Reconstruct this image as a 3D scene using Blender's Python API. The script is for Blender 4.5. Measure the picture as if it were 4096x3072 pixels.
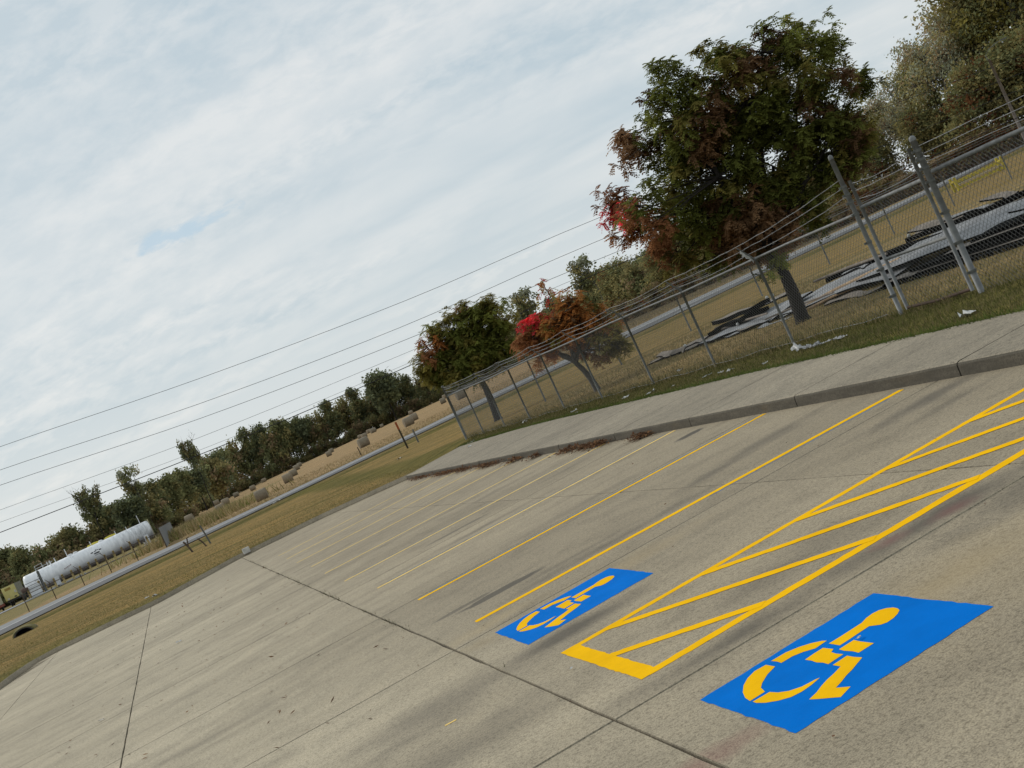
import bpy, math, random
import numpy as np
from mathutils import Vector, Matrix

for o in list(bpy.data.objects): bpy.data.objects.remove(o, do_unlink=True)
S = bpy.context.scene
COL = S.collection

# ------------------------------------------------------------------ camera
F = 5400.0; CX, CY = 2048.0, 1536.0           # photograph: 4096 x 3072, focal length in its pixels
CAMZ = 1.85; HLOT = 1.8
def _nrm(m, y0):
    n = np.array([-m, 1, -(y0-CY)/F]); return n/np.linalg.norm(n)
nT = _nrm(-.462, 1449.6); nL = _nrm(-.4975, 1413.0)   # true vertical / normal of the sloping lot
_z = np.array([0, 0, 1.]); _f = _z-(_z@nT)*nT; _f /= np.linalg.norm(_f); _r = np.cross(nT, _f)
W = np.array([_r, _f, -nT])
cam = bpy.data.cameras.new('camera'); camo = bpy.data.objects.new('camera', cam); COL.objects.link(camo)
cam.sensor_fit = 'HORIZONTAL'; cam.sensor_width = 36.0; cam.lens = 36.0*F/4096.0
cam.clip_start = .1; cam.clip_end = 5000
ri, up, bk = W@np.array([1,0,0.]), W@np.array([0,-1.,0]), W@np.array([0,0,-1.])
camo.matrix_world = Matrix(((ri[0],up[0],bk[0],0),(ri[1],up[1],bk[1],0),(ri[2],up[2],bk[2],CAMZ),(0,0,0,1)))
S.camera = camo

# ------------------------------------------------------------------ sky, sun, exposure
SUN_EL, SUN_AZ = math.radians(34), math.radians(-48)   # azimuth measured from +Y towards +X
world = bpy.data.worlds.new('World'); S.world = world; world.use_nodes = True
nt = world.node_tree; nt.nodes.clear()
def N(t, typ, **kw):
    n = t.nodes.new(typ)
    for k, v in kw.items():
        if k == 'inp':
            for kk, vv in v.items(): n.inputs[kk].default_value = vv
        else: setattr(n, k, v)
    return n
def ramp(t, fac, stops):
    n = t.nodes.new('ShaderNodeValToRGB'); e = n.color_ramp.elements
    while len(e) > 1: e.remove(e[-1])
    e[0].position = stops[0][0]; e[0].color = (*stops[0][1], 1) if len(stops[0][1]) == 3 else stops[0][1]
    for p, c in stops[1:]:
        q = e.new(p); q.color = (*c, 1) if len(c) == 3 else c
    t.links.new(fac, n.inputs[0]); return n.outputs[0]
def math_(t, op, a, b=None, c=None, clamp=False):
    n = t.nodes.new('ShaderNodeMath'); n.operation = op; n.use_clamp = clamp
    for i, v in enumerate((a, b, c)):
        if v is None: continue
        if isinstance(v, (int, float)): n.inputs[i].default_value = v
        else: t.links.new(v, n.inputs[i])
    return n.outputs[0]
def vmath(t, op, a, b=None):
    n = t.nodes.new('ShaderNodeVectorMath'); n.operation = op
    for i, v in enumerate((a, b)):
        if v is None: continue
        if isinstance(v, (tuple, list)): n.inputs[i].default_value = v
        else: t.links.new(v, n.inputs[i])
    return n.outputs['Value'] if op in ('DOT_PRODUCT', 'LENGTH', 'DISTANCE') else n.outputs[0]
def mixc(t, fac, a, b, mode='MIX'):
    n = t.nodes.new('ShaderNodeMix'); n.data_type = 'RGBA'; n.blend_type = mode
    for i, v in ((0, fac), (6, a), (7, b)):
        if isinstance(v, (int, float)): n.inputs[i].default_value = v
        elif isinstance(v, (tuple, list)): n.inputs[i].default_value = (*v, 1)
        else: t.links.new(v, n.inputs[i])
    return n.outputs[2]
def noise(t, vec, scale, detail=4, rough=.55, dist=0.):
    n = t.nodes.new('ShaderNodeTexNoise'); n.inputs['Scale'].default_value = scale
    n.inputs['Detail'].default_value = detail; n.inputs['Roughness'].default_value = rough
    n.inputs['Distortion'].default_value = dist
    t.links.new(vec, n.inputs['Vector']); return n.outputs['Fac']
def mapping(t, vec, scale=(1,1,1), rot=(0,0,0), loc=(0,0,0)):
    n = t.nodes.new('ShaderNodeMapping'); n.inputs['Scale'].default_value = scale
    n.inputs['Rotation'].default_value = rot; n.inputs['Location'].default_value = loc
    t.links.new(vec, n.inputs['Vector']); return n.outputs[0]

tc = N(nt, 'ShaderNodeTexCoord')
sky = N(nt, 'ShaderNodeTexSky', sky_type='NISHITA', sun_disc=False, sun_elevation=SUN_EL, sun_rotation=SUN_AZ)
sky.air_density = 1.2; sky.dust_density = 2.0
bg1 = N(nt, 'ShaderNodeBackground', inp={'Strength': .10}); nt.links.new(sky.outputs[0], bg1.inputs[0])
dirv = tc.outputs['Generated']
sep = N(nt, 'ShaderNodeSeparateXYZ'); nt.links.new(dirv, sep.inputs[0])
zc = math_(nt, 'MAXIMUM', sep.outputs[2], 0.0); zd = math_(nt, 'ADD', zc, .10)
comb = N(nt, 'ShaderNodeCombineXYZ')
nt.links.new(math_(nt, 'DIVIDE', sep.outputs[0], zd), comb.inputs[0])
nt.links.new(math_(nt, 'DIVIDE', sep.outputs[1], zd), comb.inputs[1])
pl = mapping(nt, comb.outputs[0], rot=(0, 0, math.radians(9)))
comb2 = N(nt, 'ShaderNodeCombineXYZ'); zd2 = math_(nt, 'ADD', zc, .42)
nt.links.new(math_(nt, 'DIVIDE', sep.outputs[0], zd2), comb2.inputs[0]); nt.links.new(math_(nt, 'DIVIDE', sep.outputs[1], zd2), comb2.inputs[1])
pl2 = mapping(nt, comb2.outputs[0], rot=(0, 0, math.radians(6)))
broad = noise(nt, mapping(nt, pl, scale=(.55, 1.5, 1), loc=(3.1, .4, 0)), 1.0, 4, .5, .3)
veil = noise(nt, mapping(nt, pl2, scale=(2.0, 2.9, 1), loc=(1.7, 8.4, 0)), 2.1, 4, .6, .5)
fine = noise(nt, mapping(nt, pl2, scale=(4.2, 5.6, 1), loc=(5.3, 2.2, 0)), 5.0, 5, .6, .2)
bandm = ramp(nt, noise(nt, mapping(nt, pl, scale=(.35, 1.0, 1), loc=(7.7, 1.5, 0)), 1.1, 2, .5), [(.42, (0,0,0)), (.60, (1,1,1))])
broadr = ramp(nt, broad, [(.36, (0,0,0)), (.66, (1,1,1))])
veilr = ramp(nt, veil, [(.30, (0,0,0)), (.70, (1,1,1))])
finer = ramp(nt, fine, [(.38, (0,0,0)), (.62, (1,1,1))])
f1 = math_(nt, 'ADD', math_(nt, 'MULTIPLY', broadr, .62), math_(nt, 'MULTIPLY', veilr, .42))
f2 = math_(nt, 'MULTIPLY', math_(nt, 'SUBTRACT', finer, .45), math_(nt, 'MULTIPLY', bandm, .60))
cf = math_(nt, 'ADD', f1, f2, clamp=True)
low = ramp(nt, zc, [(0.0, (.92, .92, .92)), (.05, (.60, .60, .60)), (.12, (0, 0, 0))])
cf = math_(nt, 'MAXIMUM', cf, math_(nt, 'MULTIPLY', low, .92))
# brighter, warmer veil where the sun stands behind the cloud
sd = (math.sin(SUN_AZ)*math.cos(SUN_EL), math.cos(SUN_AZ)*math.cos(SUN_EL), math.sin(SUN_EL))
glow = math_(nt, 'POWER', math_(nt, 'MAXIMUM', vmath(nt, 'DOT_PRODUCT', dirv, sd), 0.0), 5.0)
ccol = mixc(nt, cf, (.485, .585, .65), (.725, .757, .768))
ccol = mixc(nt, math_(nt, 'MULTIPLY', glow, .26), ccol, (.98, .96, .90))
ccol = mixc(nt, low, ccol, mixc(nt, .5, ccol, (.69, .745, .755)))
bg2 = N(nt, 'ShaderNodeBackground', inp={'Strength': .90}); nt.links.new(ccol, bg2.inputs[0])
# a small gap where blue shows through
hole_d = W@np.array([705-CX, 935-CY, F]); hole_d /= np.linalg.norm(hole_d)
hp = (hole_d[0]/(hole_d[2]+.10), hole_d[1]/(hole_d[2]+.10), 0)
hv = vmath(nt, 'SUBTRACT', comb.outputs[0], hp)
hv = mapping(nt, hv, scale=(5.2, 9.5, 1))
hd = vmath(nt, 'LENGTH', hv)
hn = fine
hole = ramp(nt, math_(nt, 'ADD', hd, math_(nt, 'MULTIPLY', math_(nt, 'SUBTRACT', hn, .5), 2.6)), [(.30, (1,1,1)), (.80, (0,0,0))])
mx = N(nt, 'ShaderNodeMixShader')
thick = .94
nt.links.new(mixc(nt, math_(nt, 'MULTIPLY', hole, .8), ccol, (.48,.62,.73)), bg2.inputs[0])
mx.inputs[0].default_value = thick; nt.links.new(bg1.outputs[0], mx.inputs[1]); nt.links.new(bg2.outputs[0], mx.inputs[2])
wo = N(nt, 'ShaderNodeOutputWorld'); nt.links.new(mx.outputs[0], wo.inputs[0])

sl = bpy.data.lights.new('sun', 'SUN'); sl.energy = 1.35; sl.angle = math.radians(16); sl.color = (1.0, .95, .87)
so = bpy.data.objects.new('sun', sl); COL.objects.link(so)
so.rotation_euler = Vector(sd).to_track_quat('Z', 'Y').to_euler()
S.view_settings.view_transform = 'Standard'; S.view_settings.look = 'None'
S.view_settings.exposure = 0.18; S.view_settings.gamma = 1.0; S.view_settings.use_curve_mapping = False
S.render.engine = 'CYCLES'; S.render.resolution_x = 1024; S.render.resolution_y = 768

# ------------------------------------------------------------------ pixels <-> places
def ray(p): return W@np.array([p[0]-CX, p[1]-CY, F])
NL = W@(-nL)
EU, EV = (.964, .266), (-.266, .964)           # lot axes: u across the stalls, v away from the viewer
def xy(u, v): return (EU[0]*u+EV[0]*v, EU[1]*u+EV[1]*v)
def uv_(x, y): return (EU[0]*x+EU[1]*y, EV[0]*x+EV[1]*y)
def lotz(x, y): return CAMZ+(-HLOT-NL[0]*x-NL[1]*y)/NL[2]
def lot_uv(p, off=0.):
    d = ray(p); P = d*(-(HLOT-off)/(NL@d)); return uv_(P[0], P[1])
def at(px, py, Y):
    d = ray((px, py)); P = d*(Y/d[1]); return np.array([P[0], P[1], P[2]+CAMZ])
def onfence(p, uf):
    d = ray(p); P = d*(uf/(EU[0]*d[0]+EU[1]*d[1])); return P+np.array([0,0,CAMZ])
def proj(P):
    c = W.T@(np.asarray(P)-np.array([0,0,CAMZ])); return (CX+F*c[0]/c[2], CY+F*c[1]/c[2])

# far kerb: v as a function of u (where the concrete ends)
KU = [-60,-30,-14,-8,-5.8,-5.27,-5.1,-4.75,-4.1,-2.6,-1.1,0,1.3,2.5,4.0,5.5,6.35,6.45]
KV = [28.6,29,29.4,30.5,33,36.2,38,39.6,40.0,39.2,38.3,39.0,39.8,39.4,38.6,37.1,36.0,35.6]
def kv(u): return float(np.interp(u, KU, KV))
WV = [-40,8,10.4,12.5,14.4,17.1,20,24.2,28.3,31.3,35,36.9]
WU = [7.3,7.35,7.42,7.50,7.62,7.80,7.88,8.05,8.22,8.26,8.15,8.05]
def walk_u(v): return float(np.interp(v, WV, WU))

bnd = []
for v in np.concatenate([np.arange(-14, 6, 2.), np.arange(6, 36.9, .5)]): bnd.append((walk_u(v), v))
for t in np.linspace(0, 1, 6): bnd.append((8.05+(6.35-8.05)*t, 36.9+(36.05-36.9)*t))
for u in np.concatenate([np.arange(6.3, -6.2, -.2), np.arange(-6.4, -30, -1.5)]): bnd.append((u, kv(u)+.08))
for v in np.linspace(29, -14, 14): bnd.append((-30, v))
for u in np.linspace(-28, 6, 10): bnd.append((u, -14))
BND = np.array([xy(*b) for b in bnd])
C0 = np.array(xy(-3.0, 14.0))
_a = np.arctan2(BND[:,1]-C0[1], BND[:,0]-C0[0]); _R = np.hypot(BND[:,0]-C0[0], BND[:,1]-C0[1])
_o = np.argsort(_a); _a = _a[_o]; _R = _R[_o]
AA = np.concatenate([_a-2*math.pi, _a, _a+2*math.pi]); RR = np.concatenate([_R]*3)
def sm(a, b, x): t = np.clip((x-a)/(b-a), 0, 1); return t*t*(3-2*t)
# road edges (far, near) as world points
def levp(p, h):
    d = ray(p); P = d*(-h/d[2]); return (P[0], P[1])
rd_far = [(-700,2834),(-300,2648),(181,2421.5),(545,2249.5),(1024,2029),(1627,1744),(2239,1449),(2571,1295),(3141,1024),(3524,846),(4096,568),(4500,370)]
rd_near = [(-700,2888),(-300,2690),(181,2453),(545,2275),(1024,2047),(1627,1760.6),(2239,1471),(2571,1323),(3141,1050),(3524,868),(4096,584),(4500,384)]
RDF = [levp(p, CAMZ-.02) for p in rd_far]; RDN = [levp(p, CAMZ-.02) for p in rd_near]
RNX = [p[0] for p in RDN]; RNY = [p[1] for p in RDN]; RFX = [p[0] for p in RDF]; RFY = [p[1] for p in RDF]
def terr(x, y):
    x = np.asarray(x, float); y = np.asarray(y, float)
    dx, dy = x-C0[0], y-C0[1]; r = np.hypot(dx, dy); ang = np.arctan2(dy, dx)
    Rb = np.interp(ang, AA, RR); k = Rb/np.maximum(r, 1e-6)
    bx, by = C0[0]+dx*k, C0[1]+dy*k; dist = np.maximum(r-Rb, 0)
    zb = lotz(bx, by)+.10
    u, v = uv_(x, y)
    yard = sm(7.0, 9.5, u)*(1-sm(43, 56, v))
    zf = .27*yard
    # ditch in front of the road, field that lifts a little far away
    ny = np.interp(x, RNX, RNY); g = ny-y
    zf = zf-.30*np.exp(-((g-7.0)/3.2)**2)*(1-yard)
    rr = np.hypot(x, y); zf = zf+.50*sm(200, 430, rr)
    zf = zf+.05*np.sin(x*.21+y*.13)*np.sin(y*.17-x*.05)*sm(3, 12, dist)*(1-np.exp(-(g/9.)**2))*(1-.9*sm(110, 140, y))
    w = 1-sm(0, 4.0, dist)
    return zb*w+zf*(1-w)
def gp(p):
    d = ray(p); t0 = 5.; P = None
    ts = np.concatenate([np.linspace(6, 120, 1600), np.linspace(120, 900, 2400)])/d[1]
    X, Y, Z = d[0]*ts, d[1]*ts, d[2]*ts+CAMZ
    hit = np.nonzero(Z < terr(X, Y))[0]
    i = hit[0] if len(hit) else len(ts)-1
    return np.array([X[i], Y[i], float(terr(X[i], Y[i]))])

# ------------------------------------------------------------------ mesh helpers
def tag(o, label=None, cat=None, group=None, kind=None):
    if label: o['label'] = label
    if cat: o['category'] = cat
    if group: o['group'] = group
    if kind: o['kind'] = kind
    return o
def link(o, parent=None):
    COL.objects.link(o)
    if parent is not None: o.parent = parent
    return o
def empty(name, loc=(0,0,0), rz=0., parent=None):
    o = bpy.data.objects.new(name, None); o.empty_display_size = .2
    o.location = loc; o.rotation_euler = (0,0,rz); return link(o, parent)
def np_mesh(name, V, faces, col=None, smooth=False):
    me = bpy.data.meshes.new(name); V = np.asarray(V, np.float32)
    me.vertices.add(len(V)); me.vertices.foreach_set('co', V.ravel())
    idx = np.concatenate([np.asarray(f, np.int32).ravel() for f in faces])
    starts = []; s = 0
    for f in faces:
        n, k = f.shape; starts.append(s+np.arange(n)*k); s += n*k
    me.loops.add(len(idx)); me.loops.foreach_set('vertex_index', idx)
    starts = np.concatenate(starts).astype(np.int32)
    me.polygons.add(len(starts)); me.polygons.foreach_set('loop_start', starts)
    if smooth: me.polygons.foreach_set('use_smooth', np.ones(len(starts), bool))
    me.update(calc_edges=True)
    if col is not None:
        a = me.color_attributes.new('col', 'FLOAT_COLOR', 'POINT')
        c = np.ones((len(V), 4), np.float32); c[:, :3] = col; a.data.foreach_set('color', c.ravel())
    return me
def obj(name, me, mat, parent=None, loc=(0,0,0)):
    o = bpy.data.objects.new(name, me); o.location = loc
    if mat is not None and len(me.materials) == 0:
        for m in (mat if isinstance(mat, (list, tuple)) else [mat]): me.materials.append(m)
    return link(o, parent)
class MB:
    """collects simple shapes into one mesh"""
    def __init__(s): s.v = []; s.f = []; s.m = []
    def add(s, vs, fs, mi=0):
        b = len(s.v); s.v += [tuple(map(float, q)) for q in vs]
        for f in fs: s.f.append(tuple(b+i for i in f)); s.m.append(mi)
    def box(s, c, size, rz=0., mi=0, tilt=None):
        hx, hy, hz = size[0]/2, size[1]/2, size[2]/2
        R = Matrix.Rotation(rz, 3, 'Z')
        if tilt is not None: R = R @ tilt
        vs = [Vector(c)+R@Vector((a*hx, b*hy, d*hz)) for d in (-1,1) for a, b in ((-1,-1),(1,-1),(1,1),(-1,1))]
        s.add(vs, [(3,2,1,0),(4,5,6,7),(0,1,5,4),(1,2,6,5),(2,3,7,6),(3,0,4,7)], mi)
    def tube(s, pts, r, n=8, mi=0, caps=True):
        pts = [Vector(p) for p in pts]; rs = r if isinstance(r, (list, tuple)) else [r]*len(pts)
        rings = []
        for i, p in enumerate(pts):
            d = (pts[min(i+1, len(pts)-1)]-pts[max(i-1, 0)])
            if d.length < 1e-9: d = Vector((0,0,1))
            d.normalize(); a = Vector((0,0,1)) if abs(d.z) < .9 else Vector((1,0,0))
            x = d.cross(a).normalized(); y = d.cross(x).normalized()
            rings.append([p+(x*math.cos(t)+y*math.sin(t))*rs[i] for t in [2*math.pi*k/n for k in range(n)]])
        vs = [q for ring in rings for q in ring]; fs = []
        for i in range(len(pts)-1):
            for k in range(n): fs.append((i*n+k, i*n+(k+1)%n, (i+1)*n+(k+1)%n, (i+1)*n+k))
        if caps: fs.append(tuple(range(n))); fs.append(tuple(range((len(pts)-1)*n, len(pts)*n))[::-1])
        s.add(vs, fs, mi)
    def lathe(s, o, axis, prof, n=24, mi=0):
        """prof = [(dist along axis, radius)]"""
        o = Vector(o); d = Vector(axis).normalized(); a = Vector((0,0,1)) if abs(d.z) < .9 else Vector((1,0,0))
        x = d.cross(a).normalized(); y = d.cross(x).normalized()
        vs = [o+d*t+(x*math.cos(2*math.pi*k/n)+y*math.sin(2*math.pi*k/n))*r for t, r in prof for k in range(n)]
        fs = [(i*n+k, i*n+(k+1)%n, (i+1)*n+(k+1)%n, (i+1)*n+k) for i in range(len(prof)-1) for k in range(n)]
        s.add(vs, fs, mi)
    def mesh(s, name, smooth=False):
        me = bpy.data.meshes.new(name); me.from_pydata(s.v, [], s.f)
        if any(s.m): me.polygons.foreach_set('material_index', s.m)
        if smooth: me.polygons.foreach_set('use_smooth', [True]*len(s.f))
        me.update(); return me
    def build(s, name, mat, parent=None, smooth=False, loc=(0,0,0)): return obj(name, s.mesh(name, smooth), mat, parent, loc)

# ------------------------------------------------------------------ materials
def new_mat(name):
    m = bpy.data.materials.new(name); m.use_nodes = True; t = m.node_tree; t.nodes.clear()
    o = N(t, 'ShaderNodeOutputMaterial'); b = N(t, 'ShaderNodeBsdfPrincipled'); t.links.new(b.outputs[0], o.inputs[0])
    return m, t, b, o
def setc(t, b, c):
    if isinstance(c, (tuple, list)): b.inputs['Base Color'].default_value = (*c, 1)
    else: t.links.new(c, b.inputs['Base Color'])
def bump(t, b, h, strength=.3, dist=.02):
    n = N(t, 'ShaderNodeBump', inp={'Strength': strength, 'Distance': dist}); t.links.new(h, n.inputs['Height']); t.links.new(n.outputs[0], b.inputs['Normal'])
def simple(name, c, rough=.7, metal=0., var=.25, scale=6., spec=.3, obj_rand=0.):
    m, t, b, o = new_mat(name); g = N(t, 'ShaderNodeNewGeometry')
    n1 = noise(t, g.outputs['Position'], scale, 5, .6)
    dark = tuple(x*(1-var) for x in c); lite = tuple(min(1, x*(1+var)) for x in c)
    col = ramp(t, n1, [(.3, dark), (.7, lite)])
    setc(t, b, col); b.inputs['Roughness'].default_value = rough; b.inputs['Metallic'].default_value = metal
    b.inputs['Specular IOR Level'].default_value = spec
    return m

lot = empty('parking_lot'); tag(lot, kind='structure')
P0 = Vector((0, 0, lotz(0, 0)))
eu = Vector((EU[0], EU[1], lotz(*EU)-P0.z)); ev = Vector((EV[0], EV[1], lotz(*EV)-P0.z)); en = eu.cross(ev).normalized()
lot.matrix_world = Matrix(((eu.x,ev.x,en.x,P0.x),(eu.y,ev.y,en.y,P0.y),(eu.z,ev.z,en.z,P0.z),(0,0,0,1)))

def concrete(name, tone=(.46,.40,.292), stains=True, dirty=0.):
    m, t, b, o = new_mat(name)
    tcn = N(t, 'ShaderNodeTexCoord'); tcn.object = lot; p = tcn.outputs['Object']
    oi = N(t, 'ShaderNodeObjectInfo')
    big = noise(t, p, .16, 3, .55, .4)
    streak = noise(t, mapping(t, p, scale=(.34, 1.0, 1)), .6, 5, .62, .6)
    streak2 = noise(t, mapping(t, p, scale=(.10, 2.2, 1), loc=(4.2, 1.3, 0)), 1.6, 3, .55)
    mid = noise(t, p, 2.6, 4, .68); finen = noise(t, p, 38, 2, .7); grit = noise(t, p, 130, 1, .6)
    col = mixc(t, ramp(t, big, [(.32, (0,0,0)), (.68, (1,1,1))]), tuple(x*.86 for x in tone), tuple(x*1.10 for x in tone))
    col = mixc(t, ramp(t, streak, [(.40, (0,0,0)), (.70, (.70,.70,.70))]), col, tuple(x*.70 for x in tone))
    col = mixc(t, ramp(t, streak2, [(.52, (0,0,0)), (.76, (.45,.45,.45))]), col, tuple(x*1.16 for x in tone))
    col = mixc(t, .55, col, ramp(t, mid, [(.28, (.62,.62,.62)), (.5, (1,1,1)), (.75, (1.16,1.14,1.1))]), 'MULTIPLY')
    col = mixc(t, .52, col, ramp(t, finen, [(.34, (.40,.38,.35)), (.50, (1,1,1)), (.66, (1.2,1.19,1.16))]), 'MULTIPLY')
    col = mixc(t, .62, col, ramp(t, grit, [(.32, (.40,.38,.36)), (.50, (1,1,1)), (.68, (1.28,1.25,1.2))]), 'MULTIPLY')
    rnd = math_(t, 'MULTIPLY_ADD', oi.outputs['Random'], .10, .95)
    cr = N(t, 'ShaderNodeCombineColor'); [t.links.new(rnd, cr.inputs[i]) for i in range(3)]
    col = mixc(t, 1.0, col, cr.outputs[0], 'MULTIPLY')
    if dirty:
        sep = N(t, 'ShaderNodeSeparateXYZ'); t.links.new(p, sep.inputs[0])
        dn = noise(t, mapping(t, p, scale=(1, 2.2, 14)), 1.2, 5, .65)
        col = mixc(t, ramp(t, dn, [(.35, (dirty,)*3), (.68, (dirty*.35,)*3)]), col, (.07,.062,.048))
    if stains:
        sx_ = N(t, 'ShaderNodeSeparateXYZ'); t.links.new(p, sx_.inputs[0])
        mr_ = N(t, 'ShaderNodeMapRange', inp={1: .6, 2: 3.6}); t.links.new(math_(t, 'ADD', sx_.outputs[0], math_(t, 'MULTIPLY', streak, 2.0)), mr_.inputs[0])
        col = mixc(t, math_(t, 'MULTIPLY', mr_.outputs[0], .9), col, (.77,.745,.72), 'MULTIPLY')   # parked-on stalls are dirtier
        # oil drips and tyre rubber: marks with a shape of their own
        wob = noise(t, p, 1.7, 5, .65); wv = math_(t, 'MULTIPLY', math_(t, 'SUBTRACT', wob, .5), 1.6)
        tot = None
        for (cu, cv, su, sv, a, soft) in STAINS:
            q = mapping(t, vmath(t, 'SUBTRACT', p, (cu, cv, 0)), scale=(1/su, 1/sv, 0))
            dd = math_(t, 'ADD', vmath(t, 'LENGTH', q), wv)
            mk = math_(t, 'MULTIPLY', ramp(t, dd, [(max(0.02, 1-soft), (1,1,1)), (1.0, (0,0,0))]), min(.9, a*1.3))
            tot = mk if tot is None else math_(t, 'MAXIMUM', tot, mk)
        col = mixc(t, tot, col, (.085,.075,.062))
        tot = None
        for (cu, cv, su, sv, a) in [(1.35, 5.15, .55, .16, .5), (3.35, 6.55, .16, .13, .5), (3.7, 6.45, .2, .12, .4)]:
            q = mapping(t, vmath(t, 'SUBTRACT', p, (cu, cv, 0)), scale=(1/su, 1/sv, 0))
            mk = math_(t, 'MULTIPLY', ramp(t, math_(t, 'ADD', vmath(t, 'LENGTH', q), wv), [(.1, (1,1,1)), (1.0, (0,0,0))]), a)
            tot = mk if tot is None else math_(t, 'MAXIMUM', tot, mk)
        col = mixc(t, tot, col, (.20,.075,.07))
        tot = None
        for (cu, cv, su, sv, a) in [(3.1, 5.55, .9, .45, .45), (2.5, 9.75, 1.2, .35, .4), (1.95, 10.3, .6, .25, .4), (3.6, 5.2, 1.3, .6, .3)]:
            q = mapping(t, vmath(t, 'SUBTRACT', p, (cu, cv, 0)), scale=(1/su, 1/sv, 0))
            mk = math_(t, 'MULTIPLY', ramp(t, math_(t, 'ADD', vmath(t, 'LENGTH', q), wv), [(.1, (1,1,1)), (1.1, (0,0,0))]), a)
            tot = mk if tot is None else math_(t, 'MAXIMUM', tot, mk)
        col = mixc(t, tot, col, (.36,.27,.14))
    setc(t, b, col); b.inputs['Roughness'].default_value = .92; b.inputs['Specular IOR Level'].default_value = .2
    bump(t, b, math_(t, 'ADD', math_(t, 'MULTIPLY', finen, .7), math_(t, 'MULTIPLY', grit, .6)), .35, .006)
    return m
# (u, v, half length u, half width v, strength, softness)
STAINS = [(2.30, 11.50, .42, .13, .62, .25), (1.95, 11.72, .35, .08, .45, .4), (5.85, 14.95, .24, .20, .70, .3), (3.0, 11.2, .9, .12, .28, .9),
          (5.3, 11.75, .8, .35, .40, .9), (5.7, 9.55, .8, .30, .50, .8), (4.6, 11.55, .7, .2, .42, .9), (3.3, 10.9, 1.3, .22, .40, .9),
          (3.4, 16.7, 1.4, .22, .34, .9), (4.0, 14.0, 1.2, .25, .26, .9), (4.6, 20.3, 1.0, .3, .25, .9), (3.4, 17.9, .55, .13, .42, .6),
          (3.1, 7.2, 1.1, .5, .34, .9), (3.6, 6.5, 1.2, .30, .62, .9), (2.3, 6.45, .9, .22, .55, .9), (4.4, 6.0, 1.2, .38, .62, .9), (2.0, 8.6, 1.0, .27, .60, .9),
          (1.2, 8.55, 1.3, .5, .36, .9), (.1, 8.2, 1.7, .34, .26, .9), (-.8, 9.6, 1.3, .35, .28, .9), (.9, 7.3, .8, .5, .30, .9), (2.2, 5.3, .6, .2, .0, .9),
          (-.35, 12.1, .9, .22, .34, .9), (-1.5, 12.7, 1.0, .3, .22, .9), (-.6, 15.6, 1.0, .25, .22, .9), (5.2, 18.2, .6, .2, .25, .9), (5.6, 9.0, .5, .15, .3, .8)]
M_con = concrete('lot_concrete')
M_con_d = concrete('lot_concrete_dirty_edge', (.30,.262,.195), stains=False)
M_walk = concrete('pavement_concrete', (.315,.275,.208), stains=False)
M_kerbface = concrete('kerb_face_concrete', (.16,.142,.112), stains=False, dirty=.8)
M_joint = simple('joint_filler', (.035,.031,.026), .9)

def paint(name, c, wear=.18, edge=(.33,.30,.25)):
    m, t, b, o = new_mat(name); tcn = N(t, 'ShaderNodeTexCoord'); tcn.object = lot; p = tcn.outputs['Object']
    a = noise(t, p, 3.0, 5, .65); f = noise(t, p, 70, 3, .7); g = noise(t, p, 220, 2, .6)
    col = mixc(t, ramp(t, a, [(.3, (0,0,0)), (.7, (1,1,1))]), tuple(x*.88 for x in c), tuple(min(1, x*1.06) for x in c))
    col = mixc(t, .5, col, ramp(t, g, [(.25, (.82,.82,.82)), (.5, (1,1,1))]), 'MULTIPLY')
    wv = math_(t, 'MULTIPLY', ramp(t, f, [(.24, (1,1,1)), (.36, (0,0,0))]), wear)
    col = mixc(t, wv, col, edge)
    setc(t, b, col); b.inputs['Roughness'].default_value = .8; b.inputs['Specular IOR Level'].default_value = .02
    bump(t, b, math_(t, 'ADD', f, g), .25, .003); return m
M_yel = paint('yellow_road_paint', (.97,.52,.004), .05)
M_yel_old = paint('faded_yellow_road_paint', (.86,.60,.20), .2)
M_blue = paint('blue_road_paint', (.0,.165,.62), .10, (.0,.10,.38))
def ghost(name, c, lo, hi, amt):
    m, t, b, o = new_mat(name); tcn = N(t, 'ShaderNodeTexCoord'); tcn.object = lot
    n1 = noise(t, mapping(t, tcn.outputs['Object'], scale=(1, 3, 1)), 5, 5, .7)
    setc(t, b, c); b.inputs['Roughness'].default_value = .85
    a = math_(t, 'MULTIPLY', ramp(t, n1, [(lo, (0,0,0)), (hi, (1,1,1))]), amt); t.links.new(a, b.inputs['Alpha']); return m
M_ghost = ghost('worn_blue_paint', (.20,.27,.33), .30, .62, .75)

def leaf_mat(name, trans=.28, rough=.62, gain=1.0):
    m, t, b, o = new_mat(name); at_ = N(t, 'ShaderNodeAttribute', attribute_name='col'); g = N(t, 'ShaderNodeNewGeometry')
    n1 = noise(t, g.outputs['Position'], 1.3, 3, .6); n2 = noise(t, g.outputs['Position'], 14, 2, .6)
    col = mixc(t, .8, at_.outputs['Color'], ramp(t, n1, [(.3, (.66*gain,.68*gain,.66*gain)), (.7, (1.22*gain,1.2*gain,1.15*gain))]), 'MULTIPLY')
    col = mixc(t, .6, col, ramp(t, n2, [(.3, (.7,.7,.7)), (.7, (1.2,1.2,1.2))]), 'MULTIPLY')
    setc(t, b, col); b.inputs['Roughness'].default_value = .85; b.inputs['Specular IOR Level'].default_value = .06
    tr = N(t, 'ShaderNodeBsdfTranslucent'); t.links.new(col, tr.inputs[0])
    mxs = N(t, 'ShaderNodeMixShader', inp={0: trans}); t.links.new(b.outputs[0], mxs.inputs[1]); t.links.new(tr.outputs[0], mxs.inputs[2])
    t.links.new(mxs.outputs[0], o.inputs[0]); return m
M_leaf = leaf_mat('tree_leaves', .42, .6, 1.5); M_grass = leaf_mat('grass_blades', .2, .7)
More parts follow.
